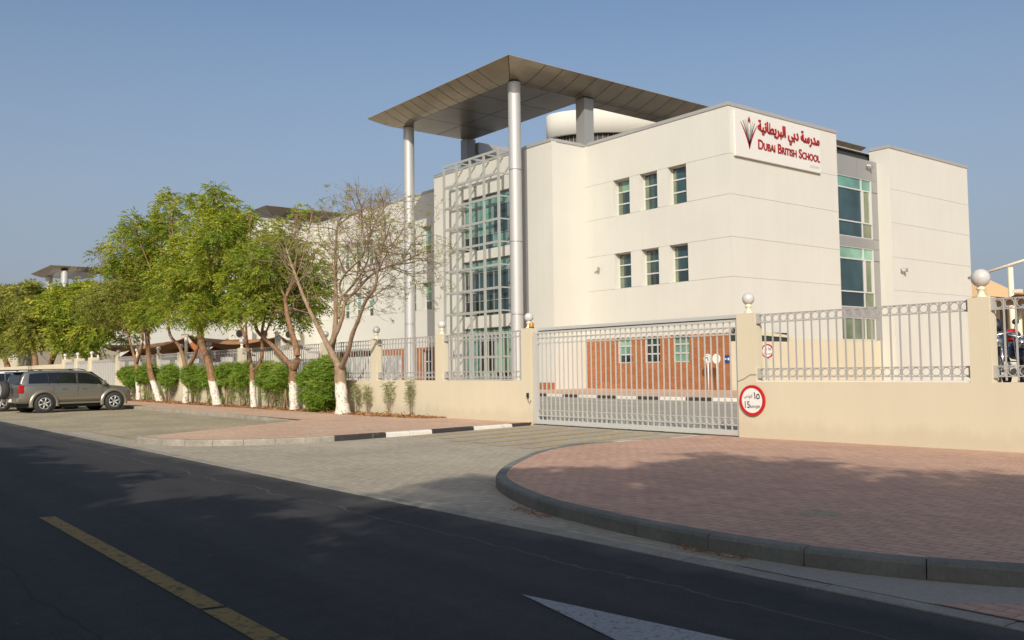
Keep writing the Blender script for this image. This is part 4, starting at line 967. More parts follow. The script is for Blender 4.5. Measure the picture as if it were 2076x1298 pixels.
tree('street_tree', 'upright tree forking low with a broad bright green crown, third trunk from the car', 'tree', (376, 818), [([(376, 818), (377, 795), (377, 770), (377, 742)], .15, .13), ([(376, 745), (371, 722), (362, 700), (345, 680), (340, 640)], .1, .06), ([(378, 744), (388, 735), (398, 712), (404, 680), (395, 620)], .1, .06)],
     [(342, 420, 26), (350, 462, 38), (330, 502, 44), (370, 522, 40), (350, 572, 44), (375, 612, 40), (340, 628, 35), (400, 642, 28), (310, 640, 30), (385, 575, 35), (345, 395, 12, 0, .7), (320, 455, 22, 0, .6)], grp=G1, seed=3)
tree('street_tree', 'leaning rough red-barked tree under the tallest green crown', 'tree', (441, 823), [([(441, 823), (436, 800), (430, 770), (425, 745), (419, 722), (410, 700), (404, 660)], .20, .15), ([(405, 665), (415, 620), (430, 570)], .12, .06), ([(404, 662), (395, 620), (400, 570)], .11, .06)],
     [(400, 418, 26), (437, 382, 15), (440, 418, 32), (420, 460, 42), (455, 470, 40), (430, 522, 45), (400, 560, 40), (442, 582, 45), (420, 626, 38), (455, 640, 28), (470, 420, 22, 0, .7), (478, 450, 28), (385, 405, 12, 0, .7)], grp=G1, seed=4)
tree('street_tree', 'thin dark forked tree with white-painted lower trunk in the middle of the row', 'tree', (515, 828), [([(515, 828), (513, 800), (512, 770), (512, 750)], .13, .12), ([(512, 752), (508, 732), (502, 705), (495, 678), (483, 652), (480, 620)], .09, .05), ([(512, 752), (524, 742), (532, 715), (530, 688), (533, 660), (540, 625)], .085, .05), ([(502, 705), (499, 670), (498, 630)], .06, .04)],
     [(500, 470, 34), (480, 512, 42), (522, 522, 42), (500, 560, 45), (470, 592, 40), (520, 600, 40), (490, 632, 28), (545, 562, 35), (542, 618, 24), (510, 440, 16, 0, .7), (545, 490, 30, 0, .6), (470, 640, 20, 0, .8)], grp=G1, seed=5)
tree('street_tree', 'stout forked tree with one limb leaning left, just left of the rounded bush', 'tree', (597, 834), [([(597, 834), (595, 805), (594, 775), (594, 745)], .17, .15), ([(593, 745), (582, 733), (560, 708), (535, 685), (520, 668), (518, 640)], .11, .06), ([(595, 747), (603, 728), (599, 700), (591, 672), (583, 642), (578, 605)], .15, .07), ([(535, 685), (545, 660), (560, 630)], .05, .03)],
     [(575, 472, 28, .8), (605, 440, 15, 1.2), (601, 424, 9, 1.2), (565, 510, 38, .6), (600, 522, 38, 1.4), (628, 550, 36, 1.8), (575, 572, 40, .9), (612, 600, 40, 1.7), (640, 598, 32, 2.0), (625, 645, 28, 1.9), (600, 655, 24, 1.2), (648, 560, 26, 2.1), (570, 622, 28, .5), (635, 430, 9, 1.4, .6), (640, 510, 20, 1.8, .5)], grp=G1, seed=6)
GL = 'trees at the far left'
def fix(c): return c
tree('street_tree', 'leafy tree with forked leaning trunk at the left picture edge', 'tree', (19, 757), [([(19, 757), (15, 742), (11, 730), (8, 718), (5, 690)], .3, .2), ([(13, 735), (3, 722), (-5, 705)], .16, .1)],
     [(15, 602, 28), (-10, 622, 34), (25, 642, 34), (5, 672, 32), (35, 690, 24), (-15, 682, 30), (40, 600, 20)], y=16.2, grp=GL, dens=170, spray=.6, lw=.05, seed=7, ydev=2, leaf='leaf_dull')
tree('street_tree', 'leafy tree with reddish vertical trunk behind the car roof at far left', 'tree', (74, 757), [([(74, 757), (72, 742), (71, 725), (66, 703), (62, 680)], .26, .2)],
     [(60, 602, 28), (82, 630, 32), (50, 640, 34), (75, 668, 28), (95, 655, 25), (55, 682, 22), (88, 600, 10, 0, .6)], y=16.2, grp=GL, dens=180, spray=.6, lw=.05, seed=8, ydev=2, leaf='leaf_dull')
tree('street_tree', 'leafy tree with dark leaning trunk behind the car bonnet at far left', 'tree', (99, 757), [([(99, 757), (102, 742), (106, 728), (114, 708), (116, 680)], .24, .18)],
     [(150, 607, 30), (130, 622, 38), (170, 632, 36), (110, 642, 34), (150, 672, 28), (190, 606, 26), (103, 618, 20), (122, 682, 20), (187, 672, 26), (205, 642, 28), (165, 700, 18)], y=15.9, grp=GL, dens=230, spray=.6, lw=.05, seed=9, ydev=2)
# ---- the nearly bare tree: modelled limbs, then recursive twigs
bt_y = 14.3; bb = on_y(695, 841, bt_y); bb.z = .05
bt = thing('bare_tree', 'nearly leafless spreading tree with white-painted base beside the small wall plants', 'tree', tuple(bb))
LB = [([(695, 843, 0), (692, 800, 0), (690, 770, 0), (689, 745, 0)], .215, .19),
      ([(689, 748, 0), (676, 722, 0), (665, 702, -.1), (650, 672, -.2), (634, 643, -.3), (613, 596, -.4), (598, 555, -.5), (588, 528, -.6), (580, 500, -.6)], .135, .022),
      ([(680, 742, .1), (672, 715, .15), (676, 690, .2), (680, 660, .3), (681, 600, .3), (680, 545, .3), (681, 507, .4), (684, 462, .3), (695, 435, .3)], .145, .02),
      ([(668, 702, 0), (683, 672, .1), (694, 643, .2), (700, 612, .3), (722, 590, .4), (746, 564, .5), (775, 545, .6), (810, 535, .7), (838, 520, .8)], .10, .015),
      ([(691, 748, 0), (706, 712, -.2), (714, 680, -.3), (726, 650, -.4), (741, 611, -.5), (760, 584, -.6), (765, 554, -.7), (775, 500, -.8), (785, 475, -.8)], .095, .018),
      ([(688, 645, .2), (690, 610, .4), (722, 570, .6), (745, 530, .8), (748, 490, .9), (760, 450, 1.0)], .06, .014),
      ([(700, 612, .3), (688, 580, .2), (705, 550, 0), (735, 520, -.2), (740, 480, -.4), (725, 440, -.4)], .045, .012)]
tm = MB(); paths = []; rt = random.Random(42); tips = []
for pts, r0, r1 in LB: paths.append(([on_y(q[0], q[1], bt_y+q[2]) for q in pts], r0, r1))
bc_, br_ = on_y(703, 505, bt_y), (on_y(858, 505, bt_y).x-on_y(703, 505, bt_y).x)
bz_ = on_y(703, 388, bt_y).z-bc_.z
def grow(p, d, L, r, lev):
    if ((p.x-bc_.x)/br_)**2+((p.z-bc_.z)/(bz_ if p.z > bc_.z else bz_*1.25))**2 > .97: return
    if lev == 0 or L < .12: tips.append((p, d)); return
    e = p; pts = [p]; dd = d.copy()
    for k in range(3):
        dd = (dd+Vector((rt.gauss(0, .2), rt.gauss(0, .2), rt.gauss(.03, .18)))).normalized(); e = e+dd*L/3; pts.append(e)
    tw.append((pts, r, r*.6))
    for k in range(rt.choice([2, 2, 3])):
        nd = (dd+Vector((rt.gauss(0, .6), rt.gauss(0, .6), rt.gauss(.02, .5)))).normalized(); q = pts[rt.choice([2, 3, 3])]
        grow(q, nd, L*rt.uniform(.66, .86), r*.6, lev-1)
tw = []
for P, r0, r1 in paths[1:]:
    n_ = len(P)
    for i in range(2 if n_ < 7 else 4, n_):
        for k in range(3 if i < n_-1 else 4):
            d = (P[i]-P[i-1]).normalized(); nd = (d+Vector((rt.gauss(0, .8), rt.gauss(0, .8), rt.gauss(.1, .5)))).normalized()
            grow(P[i].lerp(P[i-1], rt.random()), nd, rt.uniform(.7, 1.0), .02, 5)
limbs(tm, paths, 10)
tm.lathe([(.34, -.05), (.28, .06), (.245, .2), (.21, .4)], tuple(bb), 14); tm.build('trunk', M['bark_pale'], bt)
t2 = MB()
for P, r0, r1 in tw: t2.tube(P, [r0*(1-k/3.)+r1*k/3. for k in range(4)], 4, cap=False)
t2.build('twigs', M['twig'], bt)
sel = [x for x in tips if rt.random() < .5]
leaves(np.array([tuple(p) for p, d in sel]), np.array([tuple(d) for p, d in sel]), .15, .011, 8, RNG.uniform(0, .7, len(sel)), 'sparse_leaves', M['leaf_dull'], bt, droop=.2)
# ---- shrubs, small plants, litter
def shrub(px, base, top, wpx, lab, y=14.72, legs=7, skirt=.35, dens=900, seed=0, full=False):
    rr = random.Random(seed); b = on_y(px, base, y); b.z = .09; tz = on_y(px, top, y).z; s3 = wpx/FPX*(b-Vector((0, 0, CAMH))).length
    t = thing('shrub', lab, 'shrub', tuple(b), group='green shrubs against the boundary wall')
    zl = .3 if full else tz*.66; cl = []
    n = 7 if not full else 10
    for k in range(n):
        z = zl+(tz-zl)*(k+.6)/n; w_ = (.62 if not full else .5+.45*math.sin(min(1, (z-zl)/(tz-zl)*1.15)*math.pi*.62))*s3*.5
        cl.append(((b.x+rr.uniform(-.3, .3)*s3, y+rr.uniform(-.12, .08), z-.08), (max(.24, w_*rr.uniform(1.0, 1.6)), .30, .26 if full else .20), 1.))
    C_, D, T = clump_points(cl, dens*1.9)
    if not full:
        ex = [((b.x+rr.uniform(-.5, .5)*s3, y, rr.uniform(.35, .8)), (.16, .14, .22), 1.) for _ in range(2)]
        C2, D2, T2 = clump_points(ex, dens*1.2); C_ = np.concatenate([C_, C2]); D = np.concatenate([D, D2]); T = np.concatenate([T, T2])
    m = MB()
    for k in range(legs):
        x = b.x+rr.uniform(-.5, .5)*s3*.6; x1 = x+rr.gauss(0, .12); m.tube([(x, y+rr.uniform(-.1, .1), .0), ((x+x1)/2+rr.gauss(0, .03), y, zl*.6), (x1, y, zl+.4)], [rr.uniform(.016, .035), .018, .01], 6)
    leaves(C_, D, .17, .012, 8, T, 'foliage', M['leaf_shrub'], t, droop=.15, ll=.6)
    m.build('stems', M['stem'], t); return t
SH = [(262, 806, 748, 50, 'leafy shrub at the left end of the row, beside the parked car'), (298, 812, 744, 46, 'green shrub between the first and second tree trunks'), (340, 815, 745, 52, 'bright shrub left of the third trunk, on bare stems'), (392, 818, 746, 50, 'green shrub just right of the third trunk'), (425, 820, 748, 44, 'shrub half hidden behind the leaning red-barked trunk'),
      (462, 824, 743, 48, 'shrub right of the leaning red-barked trunk'), (492, 826, 742, 50, 'bright rounded shrub left of the thin dark forked tree'), (548, 830, 744, 50, 'bright shrub between the thin forked tree and the stout tree'), (575, 832, 747, 44, 'shrub with bare stems close left of the stout tree')]
for i, (a, b_, c_, d, lab) in enumerate(SH): shrub(a, b_, c_, d, lab, seed=20+i)
shrub(652, 838, 738, 76, 'largest dense bright green bush, clipped round and leafy to the ground', y=14.45, legs=5, seed=40, full=True, dens=1500)
def wallplant(px, base, top, lab, seed):
    rr = random.Random(seed); y = 14.86; b = on_y(px, base, y); b.z = .1; tz = on_y(px, top, y).z; t = thing('young_plant', lab, 'plant', tuple(b), group='young plants growing against the cream wall')
    m = MB(); C_, D = [], []
    for k in range(4):
        x1 = b.x+rr.gauss(0, .09); ps = [(b.x+rr.gauss(0, .03), y, .05), ((b.x+x1)/2, y-.02, tz*.5), (x1, y-.03, tz*rr.uniform(.85, 1))]; m.tube(ps, [.009, .007, .004], 5)
        for _ in range(34): q = rr.uniform(.42, 1); C_.append((x1*q+b.x*(1-q)+rr.gauss(0, .05), y-.03+rr.gauss(0, .03), .05+(ps[2][2]-.05)*q)); dd = Vector((rr.gauss(0, 1), rr.gauss(-.2, .5), rr.gauss(.5, .6))).normalized(); D.append(tuple(dd))
    m.build('stems', M['stem'], t); leaves(np.array(C_), np.array(D), .11, .012, 4, RNG.uniform(0, .8, len(C_)), 'foliage', M['leaf_pale'], t, droop=.2, ll=.7)
for i, (a, b_, c_, lab) in enumerate(((724, 842, 772, 'young plant in the trunk shadow beside the bare tree'), (746, 844, 782, 'short young plant, second from the bare tree'), (788, 847, 770, 'pale young plant, third from the bare tree'), (832, 849, 768, 'tallest pale young plant, nearest the gate'))): wallplant(a, b_, c_, lab, 60+i)
n = 9000; x = RNG.uniform(-56, -22.2, n); yy = 14.93-np.abs(RNG.normal(0, .33, n)); kk = (yy > 13.7); x, yy = x[kk], yy[kk]
cc = np.stack([x, yy, .108+(x+23)*.0008-(yy-14.1)*.02+RNG.uniform(0, .02, len(x))], 1); dd = RNG.normal(0, 1, cc.shape); dd[:, 2] = np.abs(dd[:, 2])*.12; dd /= np.linalg.norm(dd, axis=1)[:, None]
tag(leaves(cc, dd, .10, .02, 2, RNG.uniform(0, 1, len(cc)), 'dry_leaf_litter', M['leaf_litter'], None, droop=.02, ll=.9), 'dry brown leaf litter drifted along the foot of the wall', 'leaf litter', kind='stuff')
n = 1100; s_ = RNG.uniform(0, 1, n); kx = np.interp(s_, np.linspace(0, 1, 5), [-9.0, -7.6, -6.2, -4.6, -2.8]); ky = np.interp(kx, [-16, -10.6, -9.6, -8, -6.4, -4.6, -2.4], [5.65, 5.65, 6.9, 6.2, 5.88, 5.80, 6.3])-np.abs(RNG.normal(0, .05, n))
grp_ = (np.sin(kx*2.3)+np.sin(kx*5.1+1)) > .5; kx, ky = kx[grp_], ky[grp_]
cc = np.stack([kx, ky, np.full(len(kx), .02)], 1); dd = RNG.normal(0, 1, cc.shape); dd[:, 2] = np.abs(dd[:, 2])*.1; dd /= np.linalg.norm(dd, axis=1)[:, None]
tag(leaves(cc, dd, .028, .006, 2, RNG.uniform(0, 1, len(cc)), 'gutter_leaf_litter', M['leaf_litter'], None, droop=.02, ll=.9), 'small brown leaves gathered in the gutter below the kerb', 'leaf litter', kind='stuff')
# ---- trees across the street, behind the photographer: they throw the shade over road and pavement
def shade_tree(x, y, h, r, seed):
    rr = random.Random(seed); t = thing('shade_tree', 'leafy roadside tree on the near side of the street, out of the picture', 'tree', (x, y, .1), group='trees across the street behind the photographer')
    tm = MB(); cl = []; P = [((x, y, .05), (x+.1, y, 1.2), (x, y+.1, h-r*.9))]; limbs(tm, [(P[0], .2, .13)])
    for k in range(13):
        a = rr.uniform(0, 6.28); q = rr.uniform(.1, .75)*r; c = (x+q*math.cos(a), y+q*math.sin(a), h+rr.uniform(-.65, .6)*r); cr_ = rr.uniform(.33, .5)*r
        cl.append((c, (cr_, cr_, cr_*.8), 1.)); limbs(tm, [([P[0][2], (x+q*.5*math.cos(a), y+q*.5*math.sin(a), h-r*.3), c], .07, .02)])
    tm.build('trunk', M['bark_plain'], t); C_, D, T = clump_points(cl, 300); leaves(C_, D, .42, .038, 10, T, 'crown', M['leaf_deep'], t); return t
protos = [shade_tree(3.1, -3.2, 7.4, 3.2, 1), shade_tree(-5.3, -5.6, 4.9, 2.7, 2)]
SP = [(1, (-1.4, -4.8, 1.0)), (1, (-7.4, -6.0, 1.0)), (1, (-11.6, -6.4, 1.0)), (1, (-15.9, -7.2, 1.0)), (1, (.6, -6.2, 1.0)), (1, (-9.3, -5.3, 1.0)), (1, (-13.8, -6.2, .98)), (1, (-18.0, -7.0, 1.0)), (1, (-22.6, -7.2, 1.0)), (1, (-27.0, -7.4, 1.0)), (0, (7.0, -3.0, 1.0)), (0, (11.6, -3.6, 1.05)), (1, (2.6, -4.2, .95)), (1, (7.2, -6.2, 1.1)), (1, (-3.4, -7.0, .95)), (1, (-7.4, -7.6, .95)), (1, (-11.5, -8.4, .95)), (1, (-15.7, -9.3, .95)), (1, (-20, -9.6, .95))]
for i, (k, (x, y, s3)) in enumerate(SP):
    c = copy_tree(protos[k]); c.location = (x, y, .1); c.rotation_euler.z = i*1.3; c.scale = (s3, s3, s3)

# ------------------------------------------------------------------ cars
def paint(name, c, metal=.35):
    m = mat(name, c, .32, metal, .6); b = m.node_tree.nodes['Principled BSDF']; b.inputs['Coat Weight'].default_value = .5; b.inputs['Coat Roughness'].default_value = .08; return m
M['paint_grey'] = paint('pewter_car_paint', (.30, .29, .25), .7); M['paint_low'] = paint('bronze_lower_paint', (.27, .235, .18), .5); M['paint_white'] = paint('white_car_paint', (.72, .72, .70), 0)
M['car_glass'] = mat('tinted_car_glass', (.012, .014, .016), .05, 0, .8); M['tail'] = mat('red_tail_lamp', (.45, .01, .01), .15); M['lampglass'] = mat('clear_lamp', (.6, .6, .58), .1)
def interp(x, xs, ys): return float(np.interp(x, xs, ys))
def suv(label, loc, rz, pm, lowm, spare=True):
    t = thing('parked_car', label, 'car', loc, rz, group='cars parked nose-in by the boundary wall')
    # stations along y, rear axle at -1.39, front axle at +1.39
    ys = [-2.28, -2.22, -2.05, -1.6, -1.0, -.2, .5, .9, 1.3, 1.7, 1.95, 2.12, 2.22]
    bw_ = [.78, .86, .91, .93, .935, .935, .935, .935, .93, .90, .85, .78, .66]
    zt_ = [1.03, 1.10, 1.13, 1.13, 1.12, 1.10, 1.08, 1.07, 1.045, 1.01, .96, .90, .80]
    z0_ = [.52, .42, .38, .34, .33, .33, .33, .33, .33, .33, .34, .38, .46]
    m = MB(); ringn = 14; vs = []
    for y, w, zt, z0 in zip(ys, bw_, zt_, z0_):
        pr_ = [(w*.80, z0), (w*.95, z0+.06), (w*.985, z0+(zt-z0)*.3), (w*1.0, z0+(zt-z0)*.55), (w*.985, z0+(zt-z0)*.8), (w*.955, zt-.03), (w*.90, zt)]
        for q in pr_: vs.append((q[0], y, q[1]))
        for q in pr_[::-1]: vs.append((-q[0], y, q[1]))
    fs = [(i*ringn+k, (i+1)*ringn+k, (i+1)*ringn+(k+1) % ringn, i*ringn+(k+1) % ringn) for i in range(len(ys)-1) for k in range(ringn)]
    m.add(vs, fs, True); m.add([vs[k] for k in range(ringn)], [tuple(range(ringn))]); m.add([vs[-ringn+k] for k in range(ringn)], [tuple(range(ringn))[::-1]])
    body = m.build('body', pm, t, local=True)
    # greenhouse
    gy = [-2.22, -2.12, -2.02, -1.2, 0, .38, .62, .95, 1.22]
    belt = lambda y: interp(y, ys, zt_)-.01
    def roof(y): return interp(y, [-2.22, -2.14, -2.05, -1.6, -.6, .25, .48, .75, 1.0, 1.22], [1.18, 1.45, 1.60, 1.66, 1.69, 1.66, 1.60, 1.42, 1.23, 1.085])
    def gside(y, t_, s_=1, o=0.): bw2 = interp(y, ys, bw_)*.93; rw = .70; h = (roof(y)-belt(y)); k = t_*h/.56; x = bw2+(rw-bw2)*min(1, k); return (s_*(x+o), y, belt(y)+h*t_)
    g_ = MB(); vs = []; tt = [0, .35, .7, .92, 1.0]
    GY_ = [-2.22, -2.14, -2.05, -1.8, -1.2, -.5, .1, .3, .48, .62, .75, .88, 1.0, 1.1, 1.22]
    for y in GY_:
        row = [gside(y, a) for a in tt]; row[-1] = (row[-1][0]-.06, y, roof(y)+.012)
        vs += row+[(-p[0], p[1], p[2]) for p in row[::-1]]
    n_ = 10
    g_.add(vs, [(i*n_+k, (i+1)*n_+k, (i+1)*n_+k+1, i*n_+k+1) for i in range(len(GY_)-1) for k in range(n_-1)], True); g_.add(vs[:n_], [tuple(range(n_))])
    g_.build('roof', pm, t, local=True)
    def sw(y0, y1, t0=.10, t1=.86, s_=1, f0=None, f1=None):
        w = MB(); N = 5; V = []
        for i in range(N+1):
            y = y0+(y1-y0)*i/N
            top = t1; V.append(gside(y, t0, s_, .008)); yt = y
            if f1 is not None and i == N: yt = f1
            if f0 is not None and i == 0: yt = f0
            V.append(gside(yt, top, s_, .008))
        w.add(V, [(2*i, 2*i+2, 2*i+3, 2*i+1) for i in range(N)], True); w.build('side_window', M['car_glass'], t, local=True)
    for s_ in (1, -1): sw(-1.97, -1.22, f0=-1.90, s_=s_); sw(-1.18, -.86, s_=s_); sw(-.83, -.12, s_=s_); sw(-.05, .98, f1=.5, s_=s_)
    pt = MB()
    for s_ in (1, -1): 
        for y in (-1.2, -.845, -.085): a = gside(y, .06, s_, .009); b_ = gside(y, .9, s_, .009); pt.tube([a, b_], .012, 4)
    pt.build('window_pillars', M['plastic'], t, local=True)
    ws = MB(); ws.quad((.66, 1.19, 1.13), (-.66, 1.19, 1.13), (-.60, .55, 1.60), (.60, .55, 1.60)); ws.v = [(p[0], p[1]+.03, p[2]+.03) for p in ws.v]; ws.build('windscreen', M['car_glass'], t, local=True)
    rw_ = MB(); rw_.quad((.62, -2.235, 1.15), (-.62, -2.235, 1.15), (-.56, -2.15, 1.52), (.56, -2.15, 1.52)); rw_.v = [(p[0], p[1]-.012, p[2]) for p in rw_.v]; rw_.build('rear_window', M['car_glass'], t, local=True)
    sp2 = MB(); sp2.box((-.6, -2.36, 1.60), (.6, -2.05, 1.64)); sp2.build('rear_spoiler', pm if not spare else M['plastic'], t, local=True, bevel=.012)
    rr_ = MB()
    for s_ in (1, -1): rr_.tube([(s_*.6, -1.9, 1.66), (s_*.6, -1.8, 1.72), (s_*.6, .1, 1.735), (s_*.6, .35, 1.68)], .02, 6)
    rr_.build('roof_rails', M['plastic'], t, local=True)
    # lower cladding, doors' rub strip, bumpers
    lo = MB()
    for s_ in (1, -1):
        lo.box((s_*.925, -.85, .50), (s_*.95, .80, .60)); lo.box((s_*.90, -.9, .33), (s_*.955, .85, .40))
    lo.build('side_trim', lowm, t, local=True, bevel=.01)
    bp = MB(); bp.box((-.74, 2.02, .36), (.74, 2.26, .62)); bp.build('front_bumper', lowm, t, local=True, bevel=.07); bp = MB(); bp.box((-.84, -2.38, .42), (.84, -2.15, .62)); bp.build('rear_bumper', lowm, t, local=True, bevel=.05)
    for s_ in (1, -1):
        for y in (-1.39, 1.39):
            ar = MB(); n2 = 18; V = []
            for i in range(n2+1):
                a = math.radians(-14+208*i/n2); c_, s2_ = math.cos(a), math.sin(a)
                for (R_, xo) in ((.43, .90), (.435, .985), (.47, .99), (.53, .975), (.56, .925)): V.append((s_*xo, y+R_*c_*1.03, .37+R_*s2_))
            ar.add(V, [(i*5+k, i*5+k+1, (i+1)*5+k+1, (i+1)*5+k) for i in range(n2) for k in range(4)], True); ar.build('wheel_arch', lowm, t, local=True)
            wl2 = MB().lathe([(0, s_*.942), (.43, s_*.942)], (0, y, .37), 24, axis='x'); wl2.build('arch_shade_disc', M['core'], t, local=True)  # flat dark disc paints the shade inside the wheel arch
            ty = MB().lathe([(.20, s_*.965), (.235, s_*.985), (.33, s_*.985), (.368, s_*.955), (.372, s_*.86), (.36, s_*.75), (.25, s_*.74)], (0, y, .372), 30, axis='x'); wh = ty.build('wheel', M['rubber'], t, local=True)
            rm = MB().lathe([(0, s_*.945), (.21, s_*.94), (.235, s_*.985)], (0, y, .372), 24, axis='x'); rm.build('rim_well', M['plastic'], wh, local=True)
            sp3 = MB(); sp3.lathe([(.205, s_*.975), (.235, s_*.99), (.24, s_*.97)], (0, y, .372), 28, axis='x'); sp3.lathe([(0, s_*.985), (.055, s_*.985), (.07, s_*.96)], (0, y, .372), 14, axis='x')
            for k in range(6):
                a = k*math.pi/3+.3; sp3.tube([(s_*.972, y+.05*math.cos(a), .372+.05*math.sin(a)), (s_*.978, y+.22*math.cos(a), .372+.22*math.sin(a))], [.026, .036], 6)
            sp3.build('rim', M['alu'], wh, local=True)
        hd_ = MB()
        for y in (-.72, .06): hd_.box((s_*.935, y, .93), (s_*.965, y+.18, .955))
        hd_.build('door_handle', M['chrome'], t, local=True, bevel=.008)
        mr = MB(); mr.box((s_*.93, .86, 1.08), (s_*1.08, 1.0, 1.26)); mr.build('wing_mirror', lowm if spare else pm, t, local=True, bevel=.03)
        hl = MB(); hl.box((s_*.50, 1.99, .70), (s_*.74, 2.17, .83)); hl.build('headlight', M['lampglass'], t, local=True, bevel=.03)
        tl = MB(); tl.box((s_*.74, -2.31, .80), (s_*.905, -2.14, 1.12)); tl.build('tail_lamp', M['tail'], t, local=True, bevel=.03)
        sl_ = MB(); 
        for y in (-1.03, -.085, .9): sl_.box((s_*.928, y-.004, .42), (s_*.9365, y+.004, 1.06))
        sl_.build('door_gaps', M['seam'], t, local=True)
    if spare:
        sw_ = MB().lathe([(0, -2.66), (.2, -2.66), (.24, -2.70), (.33, -2.68), (.365, -2.60), (.37, -2.50), (.34, -2.42), (0, -2.42)], (-.12, 0, .92), 30, axis='y'); s9 = sw_.build('spare_wheel', M['rubber'], t, local=True)
        MB().lathe([(0, -2.672), (.19, -2.672), (.235, -2.705), (.24, -2.69)], (-.12, 0, .92), 28, axis='y').build('rim', M['alu'], s9, local=True)
    np_ = MB().box((-.26, -2.4 if not spare else -2.385, .66 if not spare else .45), (.26, -2.375, .78 if not spare else .57)); np_.build('number_plate', M['signwhite'], t, local=True)
    un = MB(); un.box((-.7, -1.9, .2), (.7, 1.9, .36)); un.build('underbody', M['core'], t, local=True)
    return t
rz_ = math.radians(9.5); mid = Vector((-40.21, 9.215, 0)); cpos = mid+Matrix.Rotation(rz_, 3, 'Z') @ Vector((-.97, 0, 0))
suv('pewter grey off-roader with a rear spare wheel, parked nose-in beside the shrubs', (cpos.x, cpos.y, .012), rz_, M['paint_grey'], M['paint_low'])
suv('white car with a red-lamped tailgate poking out behind the pewter off-roader', (-44.3, 8.1, .012), rz_*.6, M['paint_white'], M['paint_white'], False)
suv('white car farthest left, mostly cut off by the picture edge', (-48.9, 8.1, .012), rz_*.5, M['paint_white'], M['paint_white'], False)

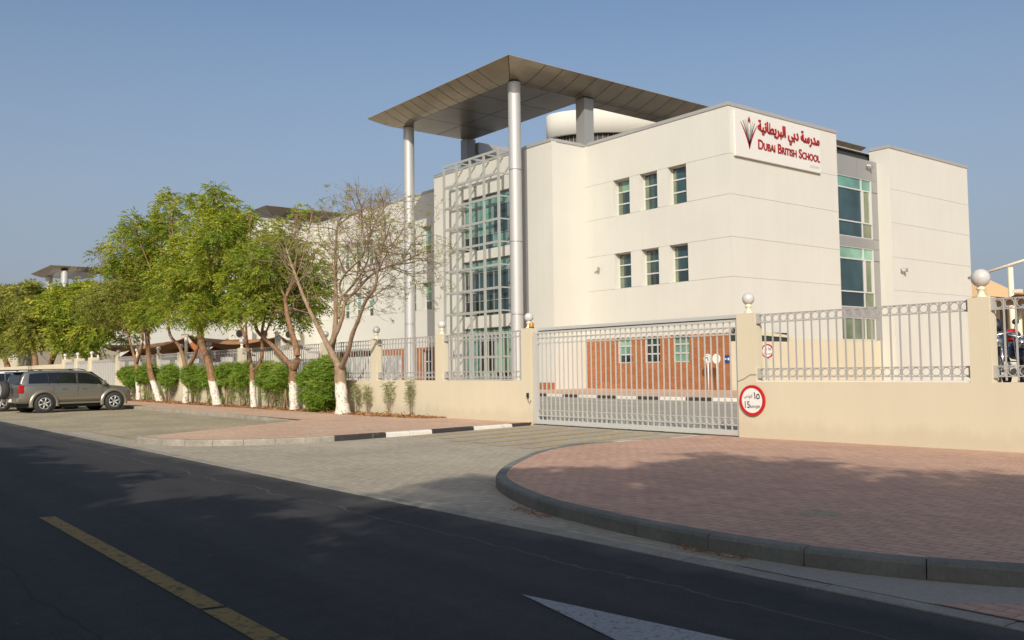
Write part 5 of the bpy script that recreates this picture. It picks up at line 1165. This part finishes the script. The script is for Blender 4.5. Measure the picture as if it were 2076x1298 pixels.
# ------------------------------------------------------------------ motorcycles behind the right railing, on a raised deck
dk = thing('raised_deck', 'low raised deck hidden behind the right wall carrying the motorcycles', 'platform', (-6.6, 18.6, 0)); MB().box((-9.6, 17.6, .06), (-3.5, 20.4, 1.02)).build('deck', M['yard'], dk)
def moto(x, y, rz, lab, tank):
    t = thing('motorcycle', lab, 'motorcycle', (x, y, 1.02), rz, group='motorcycles behind the right-hand railing')
    for yy, nm_ in ((-.72, 'rear_wheel'), (.78, 'front_wheel')):
        w = MB().ring((0, yy, .31), .26, .055, axis='x', n=26, m=8).build(nm_, M['rubber'], t, local=True)
        h = MB()
        for k in range(10): a = k*math.pi/5; h.tube([(0, yy, .31), (0, yy+.23*math.cos(a), .31+.23*math.sin(a))], .008, 4)
        h.lathe([(0, -.05), (.05, -.05), (.05, .05), (0, .05)], (0, yy, .31), 12, axis='x'); h.build('spokes', M['chrome'], w, local=True)
    e = MB(); e.box((-.16, -.22, .22), (.16, .26, .50)); e.lathe([(.10, -.2), (.14, -.16), (.14, .16), (.10, .2)], (0, .02, .38), 14, axis='x'); e.build('engine', M['alu'], t, local=True, bevel=.03)
    tk = MB().lathe([(0, -.30), (.11, -.26), (.17, -.1), (.18, .08), (.13, .24), (0, .30)], (0, .16, .72), 16, axis='y'); tk.build('fuel_tank', tank, t, local=True)
    st = MB(); st.box((-.15, -.75, .64), (.15, -.1, .76)); st.build('seat', M['plastic'], t, local=True, bevel=.05)
    bx = MB(); bx.box((-.24, -1.05, .72), (.24, -.66, 1.12)); bx.build('top_box', M['plastic'], t, local=True, bevel=.05)
    f = MB()
    for s_ in (-.09, .09): f.tube([(s_, .80, .31), (s_, .52, .98)], .026, 8)
    f.build('fork', M['chrome'], t, local=True)
    hb = MB().tube([(-.40, .28, 1.04), (-.25, .44, 1.06), (0, .50, 1.0), (.25, .44, 1.06), (.40, .28, 1.04)], .016, 8); hb.build('handlebar', M['chrome'], t, local=True)
    MB().lathe([(0, .72), (.09, .70), (.11, .62), (.07, .52)], (0, 0, .88), 16, axis='y').build('headlight', M['chrome'], t, local=True)
    ex = MB(); ex.tube([(.17, .2, .3), (.22, 0, .2), (.23, -.5, .24), (.24, -.95, .34)], [.03, .035, .05, .055], 10); ex.build('exhaust', M['chrome'], t, local=True)
    mr = MB()
    for s_ in (-1, 1): mr.tube([(s_*.3, .40, 1.05), (s_*.34, .40, 1.22)], .008, 5); mr.lathe([(0, -.01), (.06, -.01), (.06, .01), (0, .01)], (s_*.34, .40, 1.25), 12, axis='y')
    mr.build('mirror', M['plastic'], t, local=True)
    return t
moto(-8.0, 18.2, math.radians(205), 'black and chrome motorcycle nearest the far-right pillar, behind the railing', M['plastic'])
moto(-8.3, 19.7, math.radians(215), 'motorcycle with a dark blue tank, second behind the right-hand railing', paint('blue_tank', (.02, .04, .12), .2))
moto(-7.2, 18.9, math.radians(212), 'motorcycle with a dark red tank, farthest right behind the railing', paint('red_tank', (.2, .02, .02), .2))

def helmet(x, y, z, m, lab):
    t = thing('helmet', lab, 'helmet', (x, y, z), group='helmets left on the motorcycles')
    MB().lathe([(.10, 0), (.135, .03), (.15, .10), (.135, .19), (.08, .25), (0, .27)], (0, 0, 0), 18).build('shell', m, t, local=True)
    MB().lathe([(.152, .08), (.155, .15), (.146, .17)], (0, 0, 0), 18).build('visor', M['plastic'], t, local=True)
helmet(-8.33, 18.95, 2.14, paint('navy_helmet', (.012, .015, .03), .1), 'dark rounded helmet on the motorcycle nearest the pillar')
helmet(-8.23, 19.5, 1.93, paint('red_helmet', (.5, .02, .02), .1), 'bright red helmet seen between the railing bars')
# buildings glimpsed under the crowns at the far left
def px_box(x0, x1, ytop, y, d, m, name, label, cat):
    a, b = on_y(x0, ytop, y), on_y(x1, ytop, y); t = thing(name, label, cat, ((a.x+b.x)/2, y, 0)); h = (a.z+b.z)/2
    MB().box((a.x, y, 0), (b.x, y+d, h)).build('wall', m, t, bevel=.02); MB().box((a.x-.05, y-.05, h), (b.x+.05, y+d, h+.12)).build('coping', M['coping'], t)
px_box(-60, 48, 719, 18.5, 6, M['cream'], 'gate_house', 'low cream house wall at the left edge under the tree crowns', 'house')
px_box(50, 73, 699, 18.2, 5, plaster('weathered_grey_render', (.30, .27, .22)), 'service_tower', 'narrow weathered grey block between the far-left tree trunks', 'building')
px_box(76, 124, 712, 19.5, 5, plaster('shaded_render', (.40, .36, .27)), 'service_block', 'low shade-toned block right of the narrow grey block at far left', 'building')  # shade under the crowns is put into this wall's colour
